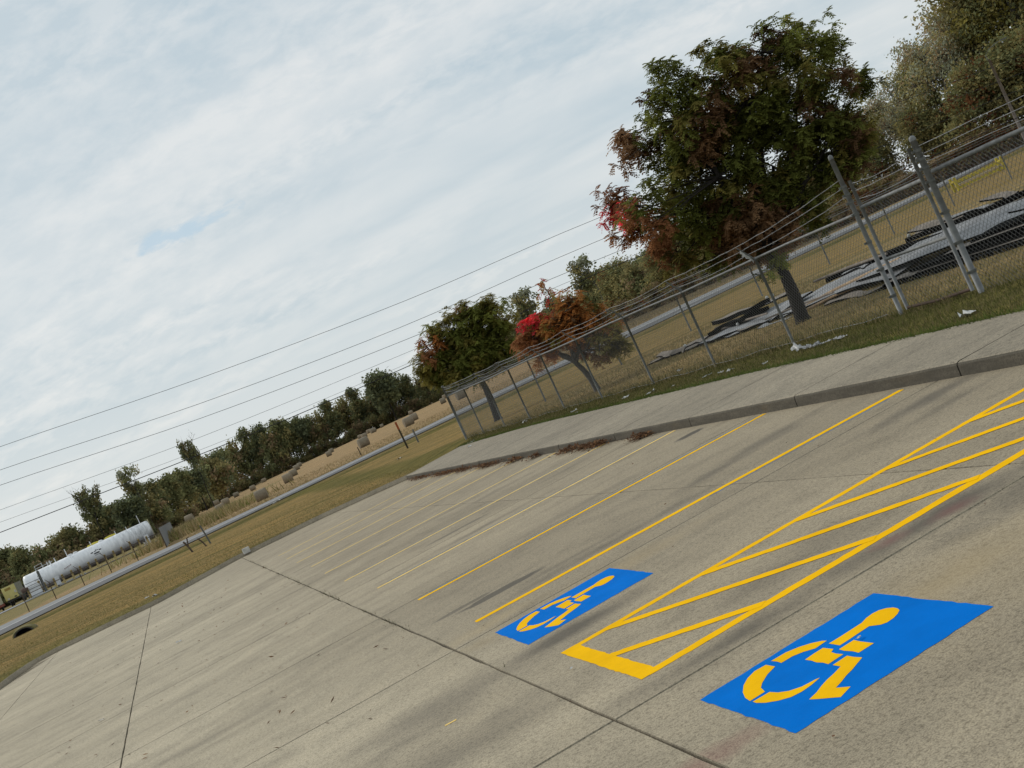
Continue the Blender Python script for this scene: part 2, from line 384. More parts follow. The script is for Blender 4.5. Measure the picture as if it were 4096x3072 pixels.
def bark(name, c):
    m, t, b, o = new_mat(name); g = N(t, 'ShaderNodeNewGeometry')
    n1 = noise(t, mapping(t, g.outputs['Position'], scale=(9, 9, 2)), 2.2, 6, .7)
    setc(t, b, ramp(t, n1, [(.3, tuple(x*.45 for x in c)), (.7, tuple(x*1.3 for x in c))])); b.inputs['Roughness'].default_value = .9
    bump(t, b, n1, .8, .03); return m
M_bark = bark('dark_bark', (.024,.019,.015)); M_bark_g = bark('grey_bark', (.115,.105,.09))
M_galv = simple('galvanised_steel', (.165,.17,.168), .6, .1, .3, 11, .35)
M_galv_d = simple('weathered_galvanised_steel', (.12,.123,.112), .7, .1, .35, 7, .3)
M_wiremesh = simple('chain_link_wire', (.135,.137,.135), .6, .1, .25, 3, .3)
M_barb = simple('barbed_wire', (.20,.205,.205), .55, .35, .25, 5, .4)
M_black = simple('dark_cable', (.02,.02,.02), .6)
M_cable = simple('grey_cable', (.03,.03,.033), .7)

# ------------------------------------------------------------------ ground sheet
def ground_sheet():
    n = len(_a); ss = [.0, .9]; 
    ring = [-2.0, -.6, -.16, -.07, -.02, .0, .12, .3, .6, 1, 1.5, 2, 2.6, 3.3, 4.1, 5]
    while ring[-1] < 150: ring.append(ring[-1]+max(.8, ring[-1]*.02))
    while ring[-1] < 1700: ring.append(ring[-1]*(1.025 if ring[-1] < 600 else 1.15))
    ang2 = []
    dense = np.linspace(math.radians(30), math.radians(150), 520)
    ang2 = np.unique(np.concatenate([_a, dense, np.linspace(-math.pi, math.pi, 90)[:-1]]))
    keep = [0]
    for i in range(1, len(ang2)):
        if ang2[i]-ang2[keep[-1]] > 1e-4: keep.append(i)
    ang2 = ang2[keep]
    Rb = np.interp(ang2, AA, RR); n = len(ang2)
    V = []; Cc = []
    for d in ring:
        x = C0[0]+np.cos(ang2)*(Rb+d); y = C0[1]+np.sin(ang2)*(Rb+d)
        z = terr(x, y)
        if d < -.1: z = lotz(x, y)-.45
        elif d < -.05: z = lotz(x, y)-.40
        elif d < -.001: z = lotz(C0[0]+np.cos(ang2)*Rb, C0[1]+np.sin(ang2)*Rb)+.07
        V.append(np.stack([x, y, z], 1))
    V = np.concatenate(V); faces = []
    k = np.arange(n); k1 = (k+1) % n
    for i in range(len(ring)-1): faces.append(np.stack([i*n+k, i*n+k1, (i+1)*n+k1, (i+1)*n+k], 1))
    # colours of the vegetation, by place
    x, y = V[:,0], V[:,1]; u, v = uv_(x, y)
    ny = np.interp(x, RNX, RNY); fy = np.interp(x, RFX, RFY); g = ny-y
    rs = np.random.RandomState(3)
    lawn = np.array([.275,.195,.080]); green = np.array([.13,.122,.036]); dry = np.array([.31,.232,.118]); field = np.array([.375,.262,.152]); brush = np.array([.11,.088,.052])
    col = np.tile(lawn, (len(V), 1))
    def blend(c, w): 
        nonlocal col
        col = col*(1-w[:,None])+c*w[:,None]
    dist = np.hypot(x-C0[0], y-C0[1])-np.interp(np.arctan2(y-C0[1], x-C0[0]), AA, RR)
    blend(green*1.15, (1-sm(.4, 5, dist))*.75)
    blend(green*.85, np.exp(-((g-6)/5.)**2)*.95)
    blend(dry*.8, np.exp(-((g-.6)/1.6)**2)*.6)
    yard = sm(9.6, 12, u)*(1-sm(38, 44, v))*(v > -20)
    blend(dry*.92, yard*.85)
    blend(green*1.0, sm(7, 8, u)*(1-sm(9.2, 10.4, u))*.75)
    blend(field, sm(-1.5, 1.0, y-fy))
    blend(dry, sm(-1, .5, y-fy)*(1-sm(4, 16, y-fy))*.6)
    left = sm(0, 6, y-fy)*(1-sm(-46, -42, x))
    blend(np.array([.25,.21,.10]), left*(1-sm(235, 260, y))*.9)
    blend(brush, sm(236, 256, np.hypot(x, y))*(x/np.maximum(y, 1) < -.275))
    blend(brush, sm(452, 462, np.hypot(x, y)))
    right = sm(6, 14, y-fy)*sm(4, 12, x)
    blend(brush, right*.95)
    me = np_mesh('ground', V, faces, col, smooth=True)
    m, t, b, o = new_mat('grass_ground'); at_ = N(t, 'ShaderNodeAttribute', attribute_name='col'); gg = N(t, 'ShaderNodeNewGeometry'); p = gg.outputs['Position']
    a = noise(t, mapping(t, p, scale=(.35, 1.0, 1)), .55, 4, .62, .3); c = noise(t, p, 3.5, 4, .7); d = noise(t, p, 28, 2, .7)
    st = noise(t, mapping(t, p, scale=(.06, 1.3, 1), rot=(0,0,math.radians(-4))), .8, 4, .6)
    cc = mixc(t, .85, at_.outputs['Color'], ramp(t, a, [(.28, (.50,.60,.48)), (.5, (1,1,1)), (.74, (1.36,1.24,1.1))]), 'MULTIPLY')
    cc = mixc(t, .8, cc, ramp(t, st, [(.3, (.70,.74,.68)), (.7, (1.28,1.22,1.15))]), 'MULTIPLY')
    cc = mixc(t, .8, cc, ramp(t, c, [(.28, (.52,.55,.52)), (.7, (1.35,1.3,1.25))]), 'MULTIPLY')
    cc = mixc(t, .8, cc, ramp(t, d, [(.25, (.45,.45,.45)), (.7, (1.4,1.4,1.4))]), 'MULTIPLY')
    setc(t, b, cc); b.inputs['Roughness'].default_value = 1.0; b.inputs['Specular IOR Level'].default_value = .05
    bump(t, b, math_(t, 'ADD', c, d), .8, .06)
    return tag(obj('ground', me, m), kind='structure')
ground_sheet()

# road: asphalt strip in two tones (lane and shoulder)
def road():
    root = empty('road'); tag(root, kind='structure')
    def strip(a, b, name, mat, dz):
        V = []; Fc = []
        xs = np.linspace(0, 1, 160)
        ax = np.interp(xs, np.linspace(0,1,len(RDF)), [a[0]*f[0]+(1-a[0])*n_[0] for f, n_ in zip(RDF, RDN)]); ay = np.interp(xs, np.linspace(0,1,len(RDF)), [a[0]*f[1]+(1-a[0])*n_[1] for f, n_ in zip(RDF, RDN)])
        bx = np.interp(xs, np.linspace(0,1,len(RDF)), [b[0]*f[0]+(1-b[0])*n_[0] for f, n_ in zip(RDF, RDN)]); by = np.interp(xs, np.linspace(0,1,len(RDF)), [b[0]*f[1]+(1-b[0])*n_[1] for f, n_ in zip(RDF, RDN)])
        for i in range(160):
            for q in range(5):
                s = q/4; X = ax[i]*(1-s)+bx[i]*s; Y = ay[i]*(1-s)+by[i]*s
                V.append((X, Y, max(float(terr(X, Y)), .0)+dz))
        for i in range(159):
            for q in range(4): Fc.append((i*5+q, (i+1)*5+q, (i+1)*5+q+1, i*5+q+1))
        return obj(name, np_mesh(name, V, [np.array(Fc)]), mat, root)
    m1 = simple('asphalt_lane', (.235,.235,.232), .9, 0, .18, .8, .2); m2 = simple('asphalt_shoulder', (.125,.125,.125), .92, 0, .2, .8, .2)
    strip((.0,), (1.,), 'carriageway', m1, .05); strip((.02,), (.42,), 'lane', m2, .056)
    m3 = simple('white_line_paint', (.6,.6,.58), .8)
    strip((.42,), (.445,), 'edge_line', m3, .062)
road()

# ------------------------------------------------------------------ lot: slabs, pavement, kerbs, paint
UE = [6.16,4.27,1.50,-1.28,-4.05,-6.82,-9.6,-12.4,-15.2]
VE = [-4.9,-1.2,2.55,6.30,10.05,13.70,17.40,21.18,24.90,28.50,31.75,35.4,39.1,42.8]
def joint_fill():
    V = [(-16,-6,-.022),(6.2,-6,-.022)]; us = np.arange(6.2, -16.1, -.4)
    V += [(u, kv(u)+.06, -.022) for u in us]
    me = bpy.data.meshes.new('joint_filler'); me.from_pydata(V, [], [tuple(range(len(V)))]); me.update()
    obj('joint_filler', me, M_joint, lot)
joint_fill()
rng = random.Random(5)
def slab(u0, u1, v0, v1, parent, mat, top=0., thick=.12, vt=None, rough=.004, name='slab_panel', jit=None):
    """concrete panel with a slightly ragged edge; vt(u) clips its far side"""
    pts = []
    nu = max(2, int((u1-u0)/.35)); nv = max(2, int((v1-v0)/.35)); J = rough if jit is None else jit
    r = lambda: rng.uniform(-1, 1)*J
    for i in range(nu): pts.append((u0+(u1-u0)*i/nu, v0+(r() if i else 0)))
    hi = lambda u: v1 if vt is None else min(v1, vt(u))
    for i in range(nv):
        v = v0+(hi(u1)-v0)*i/nv; pts.append((u1+(r() if i else 0), v))
    for i in range(nu):
        u = u1+(u0-u1)*i/nu; pts.append((u, hi(u)+(r() if i else 0)))
    for i in range(nv):
        v = hi(u0)+(v0-hi(u0))*i/nv; pts.append((u0+(r() if i else 0), v))
    n = len(pts); c = (sum(p[0] for p in pts)/n, sum(p[1] for p in pts)/n)
    e = .0022
    ins = [(p[0]+(c[0]-p[0])*e, p[1]+(c[1]-p[1])*e) for p in pts]
    def inset(p, k):
        r_ = .007+.014*rng.random()*min(1.6, max(.25, p[1]/14)); q = [p[0], p[1]]
        if abs(p[0]-u0) < .02: q[0] += r_*.22
        elif abs(p[0]-u1) < .02: q[0] -= r_*.22
        if abs(p[1]-v0) < .02: q[1] += r_
        elif abs(p[1]-hi(p[0])) < .02: q[1] -= r_
        return (q[0], q[1])
    in2 = [inset(p, k_) for k_, p in enumerate(pts)]
    V = [(p[0], p[1], top-.007) for p in pts]+[(p[0], p[1], top) for p in ins]+[(p[0], p[1], top-thick) for p in pts]+[(p[0], p[1], top) for p in in2]
    Fc = [tuple(range(3*n, 4*n))]+[(n+i, n+(i+1)%n, 3*n+(i+1)%n, 3*n+i) for i in range(n)]+[(i, (i+1)%n, n+(i+1)%n, n+i) for i in range(n)]+[(2*n+i, 2*n+(i+1)%n, (i+1)%n, i) for i in range(n)]
    me = bpy.data.meshes.new(name); me.from_pydata(V, [], Fc); me.polygons.foreach_set('material_index', [0]+[1]*(3*n)); me.update(); return obj(name, me, [mat, M_con_d], parent)
for i in range(len(UE)-1):
    for j in range(len(VE)-1):
        u1, u0, v0, v1 = UE[i], UE[i+1], VE[j], VE[j+1]
        if v0 > max(kv(u0), kv(u1), kv((u0+u1)/2))-.3: continue
        gu0 = .0065 if abs(u0-1.5) < .01 else (.0035 if abs(u0-4.27) < .01 else .005); gu1 = .0065 if abs(u1-1.5) < .01 else (.0035 if abs(u1-4.27) < .01 else .005)
        gv0 = .008 if abs(v0-6.3) < .01 else .0055; gv1 = .008 if abs(v1-6.3) < .01 else .0055
        if i == 0: gu1 = 0
        slab(u0+gu0, u1-gu1, v0+gv0, v1-gv1, lot, M_con, vt=(lambda u: kv(u)+.05) if v1 > 29 else None, jit=.0045 if (abs(u0-1.5) < .01 or abs(u1-1.5) < .01) else .003)

pav = empty('pavement'); tag(pav, kind='structure'); pav.matrix_world = lot.matrix_world.copy()
def walk_panel(v0, v1, last=False):
    e = .009; v0 += e; v1 -= e
    n = 7; inner = []; outer = []
    for i in range(n+1):
        v = v0+(v1-v0)*i/n; inner.append(v); outer.append((walk_u(v)+rng.uniform(-.03,.03), v))
    if last: outer = [(walk_u(v)+rng.uniform(-.03,.03), v) for v in np.linspace(v0, 36.85, n+1)]
    prof = [(6.150, -.02), (6.160, .095), (6.172, .112), (6.195, .120)]
    V = []; Fc = []; mi = []
    for i in range(n+1):
        wob = rng.uniform(-.004, .004)
        for (u, z) in prof: V.append((u+wob, inner[i], z+rng.uniform(-.002,.002)))
        for s in (.25, .5, .75): V.append((6.195+(outer[i][0]-6.195)*s, inner[i]+(outer[i][1]-inner[i])*s, .120))
        V.append((*outer[i], .120)); V.append((*outer[i], -.05))
    K = len(prof)+5
    for i in range(n):
        for k in range(K-1):
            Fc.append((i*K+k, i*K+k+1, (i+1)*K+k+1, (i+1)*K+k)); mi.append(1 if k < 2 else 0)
    for base, rev in ((0, False), (n*K, True)):
        f = tuple(range(base, base+K)); Fc.append(f[::-1] if rev else f); mi.append(1)
    Fc = [f[::-1] for f in Fc]
    me = bpy.data.meshes.new('slab_panel'); me.from_pydata(V, [], Fc); me.polygons.foreach_set('material_index', mi); me.update()
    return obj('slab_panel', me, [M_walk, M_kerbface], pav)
vv = [9.70-2.93*k for k in range(5, 0, -1)]+[9.70, 12.66, 15.56, 18.47, 21.32, 24.25, 27.2, 30.1, 33.0]
for a, b_ in zip(vv[:-1], vv[1:]): walk_panel(a, b_)
walk_panel(33.0, 35.95, True)
def far_kerb():
    us = list(np.arange(6.42, -6.0, -.15))+list(np.arange(-6.0, -30, -.8)); pts = [(u, kv(u)) for u in us]
    V = []; Fc = []; mi = []; prof = [(-.0, -.03), (-.005, .10), (-.02, .126), (-.06, .128), (-.10, .04), (-.12, -.1)]
    for i, (u, v) in enumerate(pts):
        a = pts[max(0, i-1)]; c = pts[min(len(pts)-1, i+1)]; d = Vector((c[0]-a[0], c[1]-a[1])).normalized(); nx, ny_ = d.y, -d.x
        for (o_, z) in prof: V.append((u+nx*o_*1., v+ny_*o_, z))
    K = len(prof)
    for i in range(len(pts)-1):
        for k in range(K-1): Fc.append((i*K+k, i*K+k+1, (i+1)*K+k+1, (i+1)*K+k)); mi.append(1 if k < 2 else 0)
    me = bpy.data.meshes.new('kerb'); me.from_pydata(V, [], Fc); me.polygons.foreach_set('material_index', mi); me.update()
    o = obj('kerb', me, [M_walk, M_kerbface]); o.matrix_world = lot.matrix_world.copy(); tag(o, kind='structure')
far_kerb()

def paint_poly(name, pts, mat, z, parent=lot):
    """flat painted shape, its outline a little uneven"""
    out = []
    for i, p in enumerate(pts):
        q = pts[(i+1) % len(pts)]; L = math.hypot(q[0]-p[0], q[1]-p[1]); n = max(1, int(L/.05))
        for k in range(n):
            s = k/n; j = .0045 if k else .001
            out.append((p[0]+(q[0]-p[0])*s+rng.uniform(-j, j), p[1]+(q[1]-p[1])*s+rng.uniform(-j, j), z))
    me = bpy.data.meshes.new(name); me.from_pydata(out, [], [tuple(range(len(out)))]); me.update()
    if me.polygons[0].normal.z < 0: me.flip_normals()
    return obj(name, me, mat, parent)
def stripe(p, q, w, mat, z=.0018, name='parking_stripe', parent=lot):
    d = Vector((q[0]-p[0], q[1]-p[1])).normalized(); n = Vector((-d.y, d.x))*w/2
    return paint_poly(name, [(p[0]-n.x, p[1]-n.y), (q[0]-n.x, q[1]-n.y), (q[0]+n.x, q[1]+n.y), (p[0]+n.x, p[1]+n.y)], mat, z, parent)
SV = [(1.85,10.70,6.08,10.52),(1.90,13.52,6.13,13.40),(1.89,16.20,6.13,16.08),(1.84,18.93,6.12,18.90),(1.87,21.58,6.12,21.53),(1.93,24.2,6.12,24.24),(1.92,26.88,6.1,26.85),(1.95,29.46,6.1,29.42),(1.97,31.97,6.1,31.8)]
for i, (a, b_, c, d) in enumerate(SV):
    stripe((a, b_), (c, d), (.10 if i == 0 else .088), M_yel if i < 2 else M_yel_old)
    if i in (1, 2, 3, 4): stripe((a+.15, b_+.10), (c-.1, d+.09), .075, M_ghost, .0010, 'worn_stripe')
    if i == 0: stripe((a+2.2, b_-.18), (c-.2, d-.09), .06, M_ghost, .0010, 'worn_stripe')
stripe((.955, 8.01), (1.03, 8.0), .03, M_yel_old, .0018, 'paint_dash')
# hatched access aisle: one marking built of its lines
aisle = empty('access_aisle_marking', parent=lot)
stripe((1.86, 8.12), (6.05, 8.12), .085, M_yel, .0012, 'border_line', aisle)
stripe((1.86, 6.72), (6.05, 6.72), .10, M_yel, .0016, 'border_line', aisle)
stripe((1.865, 6.675), (1.865, 8.16), .115, M_yel, .0020, 'border_line', aisle)
for k, (a, b_, c, d) in enumerate([(1.9,7.47,2.62,6.75),(2.14,8.10,3.38,6.75),(2.86,8.10,4.12,6.75),(3.60,8.10,4.84,6.75),(4.34,8.10,5.58,6.75),(5.06,8.10,6.02,7.05),(5.80,8.1,6.03,7.85)]):
    stripe((a, b_), (c, d), .085, M_yel, .0024+.0002*k, 'diagonal_line', aisle)

cr = lambda x, y: lot_uv((2700+.6311*x, 2200+.6311*y))
SYM = [('torso_and_head', [(970,600),(1040,612),(1225,490),(1255,486),(1300,480),(1340,465),(1380,438),(1408,410),(1418,388),(1408,376),(1380,371),(1335,375),(1290,388),(1245,410),(1208,438),(1180,468)]),
       ('arm', [(1035,637),(1130,577),(1255,598),(1160,658)]),
       ('seat', [(820,703),(935,627),(1000,635),(985,655),(1062,668),(968,730)]),
       ('leg', [(995,737),(1085,677),(1183,688),(1015,880),(1108,873),(1045,940),(845,955),(1045,745)]),
       ('wheel_arc', [(605,710),(670,722),(740,680),(810,652),(885,630),(957,582),(925,583),(860,597),(780,622),(700,655)]),
       ('wheel_arc', [(570,735),(630,745),(582,795),(548,850),(540,880),(565,905),(470,965),(440,945),(425,910),(430,865),(455,820),(500,775)]),
       ('wheel_arc', [(595,907),(490,968),(510,977),(570,975),(650,962),(730,940),(800,905),(860,862),(915,815),(880,830),(800,873),(720,900),(650,910)])]
for dv, lab in ((0., 'blue painted square with yellow wheelchair symbol, nearest the viewer'), (3.99, 'blue painted square with yellow wheelchair symbol, beyond the hatched aisle')):
    sq = paint_poly('accessible_parking_square', [(1.79,4.88+dv),(2.81,4.91+dv),(2.82,5.90+dv),(1.80,5.87+dv)], M_blue, .0016); sq['label'] = lab
    for nm, pl_ in SYM:
        q = [cr(*p) for p in pl_]; paint_poly(nm, [(a+.005, b_+dv) for a, b_ in q], M_yel, .0028, sq)

# ------------------------------------------------------------------ chain-link fences
def diag_mesh(mb, A, B, zbot, ztop, sp, r, off=(0,0)):
    """two families of slanted wires between plan points A and B; zbot/ztop: functions of 0..1"""
    L = math.hypot(B[0]-A[0], B[1]-A[1]); dx, dy = (B[0]-A[0])/L, (B[1]-A[1])/L
    H_ = ztop(.5)-zbot(.5); step = sp*math.sqrt(2)
    for fam in (1, -1):
        s = -H_ if fam == 1 else 0.
        s0 = -H_
        k = s0
        while k < L+ (H_ if fam == -1 else 0):
            # wire from (k, zb) to (k+fam*H, zt)
            a0, z0, a1, z1 = k, 0., k+fam*H_, H_
            def clip(a, z, a2, z2):
                if a2 == a: return None
                t0, t1 = 0., 1.
                for lim, sg in ((0., 1), (L, -1)):
                    f0, f1 = sg*(a-lim), sg*(a2-lim)
                    if f0 < 0 and f1 < 0: return None
                    if f0 < 0: t0 = max(t0, f0/(f0-f1))
                    elif f1 < 0: t1 = min(t1, f0/(f0-f1))
                return (a+(a2-a)*t0, z+(z2-z)*t0, a+(a2-a)*t1, z+(z2-z)*t1) if t1 > t0+1e-3 else None
            c = clip(a0, z0, a1, z1)
            if c:
                pts = []
                for (aa, zz) in ((c[0], c[1]), (c[2], c[3])):
                    s_ = aa/L; zr = zbot(s_)+(ztop(s_)-zbot(s_))*zz/H_
                    o_ = .0015*fam
                    pts.append((A[0]+dx*aa-dy*o_, A[1]+dy*aa+dx*o_, zr))
                mb.tube(pts, r, 3, caps=False)
            k += step
UF = 9.3
def fp(v, u=UF): return xy(u, v)
fence = empty('chain_link_fence', (*fp(28), float(terr(*fp(28)))))
tag(fence, 'long galvanised chain-link fence topped with barbed wire along the pavement', 'fence')
def rel(o, root):
    o.parent = root; o.matrix_parent_inverse = Matrix.Translation(-Vector(root.location)); return o
ZR = CAMZ-.12                                 # top rail height
pv = [41.25, 38.82, 36.2, 33.5, 30.37, 27.55, 24.38, 21.34, 18.36, 15.45]
def post_with_arm(root, x, y, zt, r, arm_dir, arm=True, extra=0., mat=M_galv_d, lean=0.):
    zb = float(terr(x, y))-.08; m = MB(); m.tube([(x, y, zb), (x+lean, y, zt+extra)], r, 8)
    p = rel(m.build('post', mat, None, True), root)
    m = MB(); m.lathe((x+lean, y, zt+extra-.01), (0,0,1), [(0, r*1.15), (.03, r*1.15), (.05, r*.7), (.055, .001)], 8); rel(m.build('post_cap', mat, None, True), root)
    if arm:
        e = (x+arm_dir[0]*.20, y+arm_dir[1]*.20, zt+.27)
        m = MB(); m.tube([(x, y, zt), e], [.016, .011], 5); rel(m.build('barbed_wire_arm', mat, None), root)
    return p
ad = (-EU[0], -EU[1])
for i, v in enumerate(pv):
    x, y = fp(v)
    if i == 0: post_with_arm(fence, x, y, ZR, .042, ad, False, .33)
    elif i == len(pv)-1: pass
    else: post_with_arm(fence, x, y, ZR+.015*math.sin(i*2.1), .022, ad)
m = MB(); m.tube([(*fp(v), ZR+.012*math.sin(k*1.7)) for k, v in enumerate(np.linspace(41.25, 15.3, 14))], .018, 8); rel(m.build('top_rail', M_galv, None, True), fence)
def wire_run(root, pts, name='barbed_wire', r=.0042, barbs=True, seed=1):
    rg = random.Random(seed); m = MB(); full = []
    for a, b_ in zip(pts[:-1], pts[1:]):
        a, b_ = Vector(a), Vector(b_); n = 10; sag = rg.uniform(.01, .05)
        for k in range(n):
            s = k/n; q = a.lerp(b_, s); q.z += -sag*4*s*(1-s)+rg.uniform(-.006, .006); full.append(q)
    full.append(Vector(pts[-1])); m.tube(full, r, 4, caps=False)
    if barbs:
        for a, b_ in zip(full[:-1], full[1:]):
            L = (b_-a).length; n = max(1, int(L/.13))
            for k in range(n):
                q = a.lerp(b_, (k+.5)/n); w = .02; th = rg.uniform(0, 3.14)
                d = Vector((rg.uniform(-.3,.3), math.cos(th), math.sin(th)))*w
                m.tube([q-d, q+d], .0028, 3, caps=False)
    return rel(m.build(name, M_barb, None), root)
for k, fr in enumerate((.34, .67, 1.0)):
    pts = [(*fp(41.25), ZR+.08+.24*fr)]
    for v in pv[1:-1]:
        x, y = fp(v); pts.append((x+ad[0]*.2*fr, y+ad[1]*.2*fr, ZR+.27*fr+.01))
    pts.append((*fp(15.32), ZR+.14+.34*fr)); wire_run(fence, pts, seed=k)
m = MB()
for a, b_ in zip(pv[:-1], pv[1:]):
    A, B = fp(a), fp(b_); A2 = (A[0]+.02, A[1]); B2 = (B[0]+.02, B[1])
    za, zb = float(terr(*A)), float(terr(*B))
    diag_mesh(m, A2, B2, lambda s: za+(zb-za)*s+.03, lambda s: ZR+.012, .052, .0017)
o = rel(m.build('chain_link_mesh', M_wiremesh), fence); tag(o, kind='stuff')
m = MB()
pts = [Vector((*fp(v), float(terr(*fp(v)))+.05+.015*math.sin(v*3))) for v in np.linspace(41, 15.6, 40)]
m.tube(pts, .0035, 4, caps=False); rel(m.build('tension_wire', M_barb), fence)

# gate and its tall posts
gate = empty('chain_link_gate', (*fp(14.4), float(terr(*fp(14.4)))))
tag(gate, 'chain-link walk gate with middle rail between the tall posts', 'gate')
def tall_post(v, ztop, r, label, du=0.):
    x, y = fp(v, UF+du); zb = float(terr(x, y))
    root = empty('gate_post', (x, y, zb)); tag(root, label, 'post', 'gate posts')
    m = MB(); m.tube([(x, y, zb-.1), (x, y, ztop)], r, 12); rel(m.build('pole', M_galv, None, True), root)
    m = MB(); m.lathe((x, y, ztop-.02), (0,0,1), [(0, r*1.05), (.03, r*1.05), (.05, r*.8), (.06, r*.35), (.062, .001)], 12); rel(m.build('post_cap', M_galv, None, True), root)
    for zz in (zb+.25, zb+.62, zb+1.0, ZR-.02, ZR+.14, ZR+.25, ZR+.36):
        m = MB(); m.lathe((x, y, zz), (0,0,1), [(0, r*1.02), (0, r*1.22), (.035, r*1.22), (.035, r*1.02)], 12)
        m.box((x+ad[0]*r*1.5+.0, y+ad[1]*r*1.5, zz+.017), (.05, .012, .03), math.atan2(ad[1], ad[0])); rel(m.build('clamp_band', M_galv_d), root)
    return root
tall_post(15.30, CAMZ+.66, .032, 'tall galvanised steel post at the left side of the gate')
tall_post(13.55, CAMZ+.40, .039, 'thick galvanised steel post at the right side of the gate')
GA, GB = 15.12, 13.70
for v, zt in ((GA, ZR+.42), (GB, ZR+.44)):
    x, y = fp(v); zb = float(terr(x, y))+.05; m = MB(); m.tube([(x, y, zb), (x, y, zt)], .024, 10); rel(m.build('upright', M_galv, None, True), gate)
for z_ in (ZR+.05, float(terr(*fp(14.4)))+.74):
    m = MB(); m.tube([(*fp(GA), z_), (*fp(GB), z_)], .024 if z_ > 1.2 else .021, 10); rel(m.build('rail', M_galv, None, True), gate)
m = MB(); zb0 = float(terr(*fp(14.4))); m.tube([(*fp(GA), zb0+.07), (*fp(14.4), zb0+.05), (*fp(GB), zb0+.07)], .02, 8); rel(m.build('bottom_rail', simple('rusty_steel', (.07,.045,.032), .85)), gate)
for k in range(3):
    z_ = ZR+.16+.11*k; wire_run(gate, [(*fp(GA), z_), (*fp(GB), z_+.01)], seed=20+k)
m = MB(); diag_mesh(m, fp(GA, UF+.02), fp(GB, UF+.02), lambda s: zb0+.06, lambda s: ZR+.06, .052, .0021); o = rel(m.build('chain_link_mesh', M_wiremesh), gate); tag(o, kind='stuff')

# fence bay to the right of the gate
fb = empty('chain_link_fence', (*fp(11.0), float(terr(*fp(11)))))
tag(fb, 'chain-link fence bay with thick top rail to the right of the gate', 'fence')
m = MB(); m.tube([(*fp(13.45), ZR+.09), (*fp(10), ZR+.10), (*fp(7.4), ZR+.1)], .026, 10); rel(m.build('top_rail', M_galv, None, True), fb)
post_with_arm(fb, *fp(7.4), ZR+.1, .03, ad)
for k in range(3): wire_run(fb, [(*fp(13.5), ZR+.22+.10*k), (fp(7.4)[0]+ad[0]*.07*(k+1), fp(7.4)[1]+ad[1]*.07*(k+1), ZR+.20+.09*k)], seed=30+k)
m = MB(); zb1 = float(terr(*fp(11))); diag_mesh(m, fp(13.5, UF+.02), fp(7.4, UF+.02), lambda s: zb1+.03, lambda s: ZR+.10, .052, .0021); o = rel(m.build('chain_link_mesh', M_wiremesh), fb); tag(o, kind='stuff')

# fence at the back of the yard
bkp = [xy(9.3, 41.25), xy(12.2, 41.4), xy(15.1, 41.5), xy(17.9, 41.7), xy(20.9, 41.9), xy(23.9, 42.2), xy(26.9, 42.5), xy(29.9, 42.9), xy(32.9, 43.3), xy(35.9, 43.7), xy(38.9, 44.0)]
bf = empty('chain_link_fence', (*bkp[3], float(terr(*bkp[3])))); tag(bf, 'chain-link fence with barbed wire arms at the back of the yard', 'fence')
ZB = .27+1.50
for i, (x, y) in enumerate(bkp[1:]): post_with_arm(bf, x, y, ZB, .028, (EV[0]*-1, EV[1]*-1))
m = MB(); m.tube([(*p, ZB) for p in bkp], .021, 6); rel(m.build('top_rail', M_galv), bf)
for k, fr in enumerate((.35, .7, 1.)): wire_run(bf, [(p[0]-EV[0]*.2*fr, p[1]-EV[1]*.2*fr, ZB+.27*fr) for p in bkp], r=.006, barbs=False, seed=50+k)
m = MB()
for a, b_ in zip(bkp[:-1], bkp[1:]):
    diag_mesh(m, (a[0], a[1]+.03), (b_[0], b_[1]+.03), lambda s: float(terr(*a))+.03, lambda s: ZB, .075, .0024)
o = rel(m.build('chain_link_mesh', M_wiremesh), bf); tag(o, kind='stuff')
# ------------------------------------------------------------------ trees
def seg_tubes(segs, sides=5):
    """segs: list of (p0, p1, r0, r1) -> verts, faces"""
    P0_ = np.array([s[0] for s in segs]); P1_ = np.array([s[1] for s in segs]); r0 = np.array([s[2] for s in segs]); r1 = np.array([s[3] for s in segs])
    d = P1_-P0_; d /= np.maximum(np.linalg.norm(d, axis=1, keepdims=True), 1e-6)
    a = np.where(np.abs(d[:, 2:3]) < .9, np.array([[0,0,1.]]), np.array([[1.,0,0]]))
    x = np.cross(d, a); x /= np.linalg.norm(x, axis=1, keepdims=True); y = np.cross(d, x)
    th = 2*np.pi*np.arange(sides)/sides; n = len(segs)
    ring = x[:, None, :]*np.cos(th)[None, :, None]+y[:, None, :]*np.sin(th)[None, :, None]
    V = np.concatenate([P0_[:, None, :]+ring*r0[:, None, None], P1_[:, None, :]+ring*r1[:, None, None]], 1).reshape(-1, 3)
    b = (np.arange(n)*2*sides)[:, None]; k = np.arange(sides)[None, :]; k1 = (k+1) % sides
    Fq = np.stack([b+k, b+k1, b+sides+k1, b+sides+k], -1).reshape(-1, 4)
    return V, Fq
def limb(p, q, r0, r1, rs, n=4, bend=.12):
    p, q = np.array(p, float), np.array(q, float); L = np.linalg.norm(q-p); pts = [p]
    up_ = np.array([0,0,L*bend])
    for i in range(1, n+1):
        s = i/n; c = p*(1-s)+q*s+up_*4*s*(1-s)*.5+(rs.normal(0, L*.035, 3) if i < n else 0); pts.append(c)
    rr = np.linspace(r0, r1, n+1)
    return [(pts[i], pts[i+1], rr[i], rr[i+1]) for i in range(n)], pts
def rand_dirs(n, rs):
    v = rs.normal(size=(n, 3)); return v/np.linalg.norm(v, axis=1, keepdims=True)
